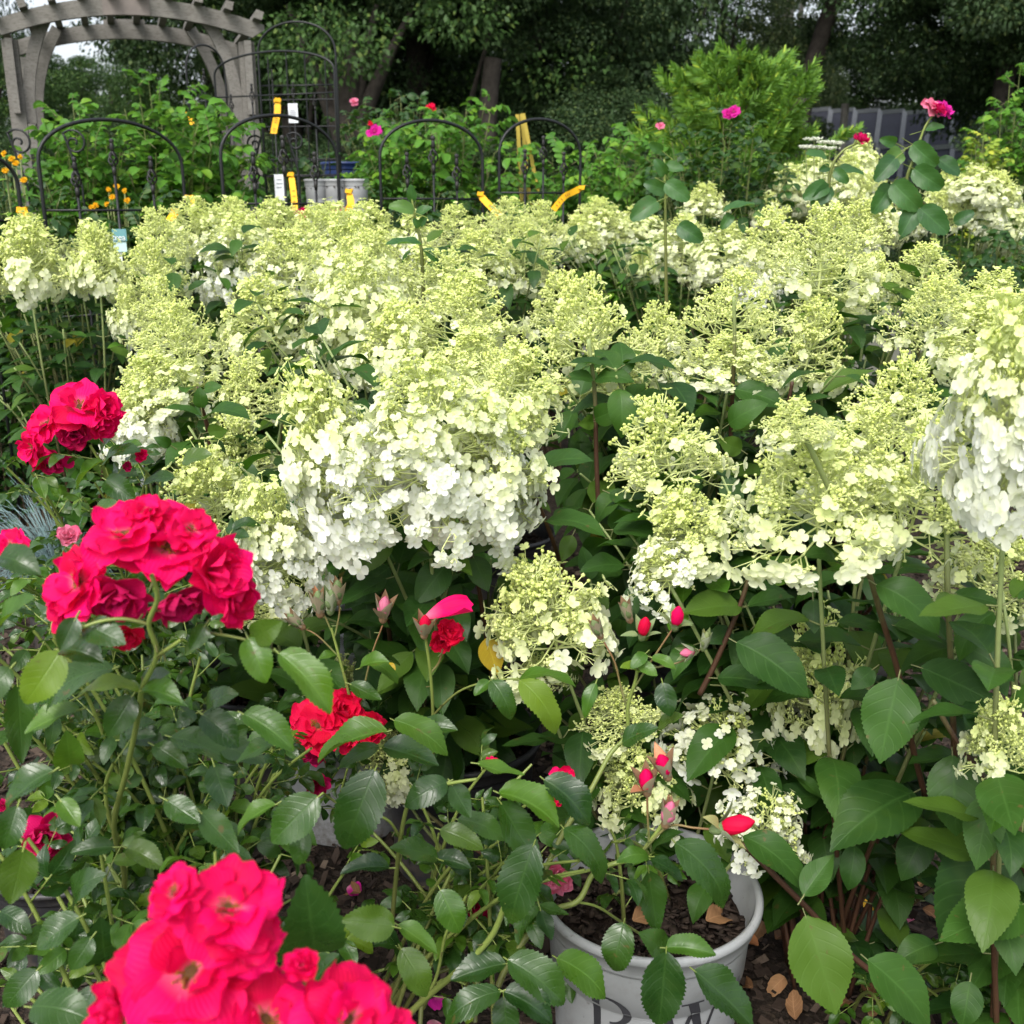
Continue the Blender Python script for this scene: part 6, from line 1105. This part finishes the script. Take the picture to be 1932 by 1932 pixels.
# --- buds
def bd(root, px, py, tx, ty, Y, s, op, pt='petal', sp_='sepal'):
    p = at(px, py, Y); q = at(tx, ty, Y-.01); bud(root, p, 1.2*s*axd(p)/F, q-p, op, pt, sp_)
for a in ((RE, 605, 1165, 600, 1120, 1.3, 52, 0, 'sepal', 'sepal_red'), (RE, 623, 1160, 625, 1115, 1.3, 50, 0, 'sepal', 'sepal'), (RE, 638, 1140, 637, 1100, 1.3, 48, 0, 'sepal', 'sepal_red'), (RE, 575, 1187, 550, 1165, 1.3, 42, 0, 'sepal', 'sepal_red'), (RE, 722, 1175, 727, 1130, 1.32, 52, .2, 'petal_pink', 'sepal_red'), (RE, 710, 1262, 708, 1235, 1.32, 34, 0, 'sepal', 'sepal'), (RE, 800, 1205, 802, 1165, 1.25, 48, .4, 'petal_red', 'sepal_red'),
   (RD, 1135, 1205, 1120, 1175, 1.16, 44, 0, 'sepal', 'sepal_red'), (RD, 1190, 1175, 1178, 1140, 1.16, 46, 0, 'sepal', 'sepal_red'), (RD, 1210, 1208, 1218, 1170, 1.15, 48, .5, 'petal_red', 'sepal'), (RD, 1272, 1190, 1280, 1150, 1.15, 50, .6, 'petal', 'sepal'), (RD, 1325, 1228, 1335, 1190, 1.16, 40, 0, 'sepal', 'sepal'), (RD, 1318, 1228, 1290, 1232, 1.16, 36, .4, 'petal_pink', 'sepal'),
   (RD, 1221, 1502, 1219, 1450, 1.06, 58, .3, 'petal', 'sepal_red'), (RD, 1262, 1472, 1246, 1425, 1.06, 58, .3, 'petal', 'sepal_red'), (RD, 1254, 1562, 1268, 1512, 1.05, 58, .0, 'petal_pink', 'sepal_red'), (RD, 1340, 1567, 1412, 1552, 1.03, 72, .6, 'petal_red', 'sepal')): bd(*a)
# --- fallen petals and leaves
def fallen(px, py, name, mat, label, cat, group, size, tp):
    b_ = (py-966)/F; d = np.array([(px-966)/F, CP-b_*SP, -SP-b_*CP]); t = (EYE-.02)/-d[2]; p = np.array([0, 0, EYE])+d*t; L = Batch()
    L.inst(tp, frames([(0, 0, 0)], [(random.uniform(-1, 1), random.uniform(-1, 1), .1)], [(random.uniform(-.4, .4), random.uniform(-.5, .1), 1)], size), random.random())
    o = put(L, name, [M[mat]]); o.location = [float(x) for x in p+np.array([0, 0, .006])]; tag(o, label, cat, group)
PT = [petal_tpl(.6, .3, .08, s) for s in (31, 32, 33)]
for px, py in ((1505, 1712), (1530, 1706), (1700, 1750), (895, 1765), (930, 1768), (1345, 1440), (830, 1885), (820, 1930), (655, 1680), (320, 1550), (815, 1765)): fallen(px, py, 'fallen_petal', 'petal_pink' if random.random() < .4 else 'petal_mag', 'fallen magenta pink rose petal lying on the dark mulch', 'petal', 'fallen rose petals on the mulch', .028, random.choice(PT))
DL = [leaf_tpl(10, 4, .6, .5, .6, b, .5, .05, .2, .5) for b in (1.6, -1.2, .9)]
for px, py in ((1440, 1745), (1463, 1778), (1430, 1790), (1655, 1775), (1615, 1800), (1655, 1895), (1580, 1905), (1640, 1925), (1700, 1700), (1740, 1720), (870, 1385), (880, 1420), (920, 1450), (680, 1690), (1480, 1850), (1500, 1930), (1850, 1900), (1760, 1650), (1420, 1870), (900, 1360)): fallen(px, py, 'fallen_leaf', 'dead', 'curled brown dead leaf lying on the dark mulch', 'dead leaf', 'dead leaves on the mulch', random.uniform(.03, .05), random.choice(DL))
fallen(1640, 1700, 'fallen_leaf', 'goldleaf', 'small golden yellow leaf lying alone on the mulch at the right', 'dead leaf', None, .035, DL[2])
for px, py, dx, dy in ((1330, 1775, .03, .01), (1195, 1705, 0, .04)):
    L = Batch(); L.inst(DL[0], frames([(0, 0, 0)], [(1, .4, .3)], [(0, -.6, 1)], .055), .6); o = put(L, 'fallen_leaf', [M['dead']]); p = at(px, py, 1.24); p[2] = .25; o.location = [float(v) for v in p]; tag(o, 'brown dead leaf lying on the soil inside the lettered pot', 'dead leaf', 'dead leaves in the lettered pot')
# twigs on the mulch
B = Batch()
for q in range(40):
    x = random.uniform(-1, 1.2); y = random.uniform(1.1, 2.2); a = random.uniform(0, 3.1); l = random.uniform(.04, .12); d = np.array([math.cos(a), math.sin(a), 0])*l; p = np.array([x, y, .015]); tube(B, bez(p, p+d*.5+np.array([.01, 0, .008]), p+d, 5), .0018, 5, random.random())
tag(put(B, 'twigs', [M['chip']]), None, None, kind='stuff')
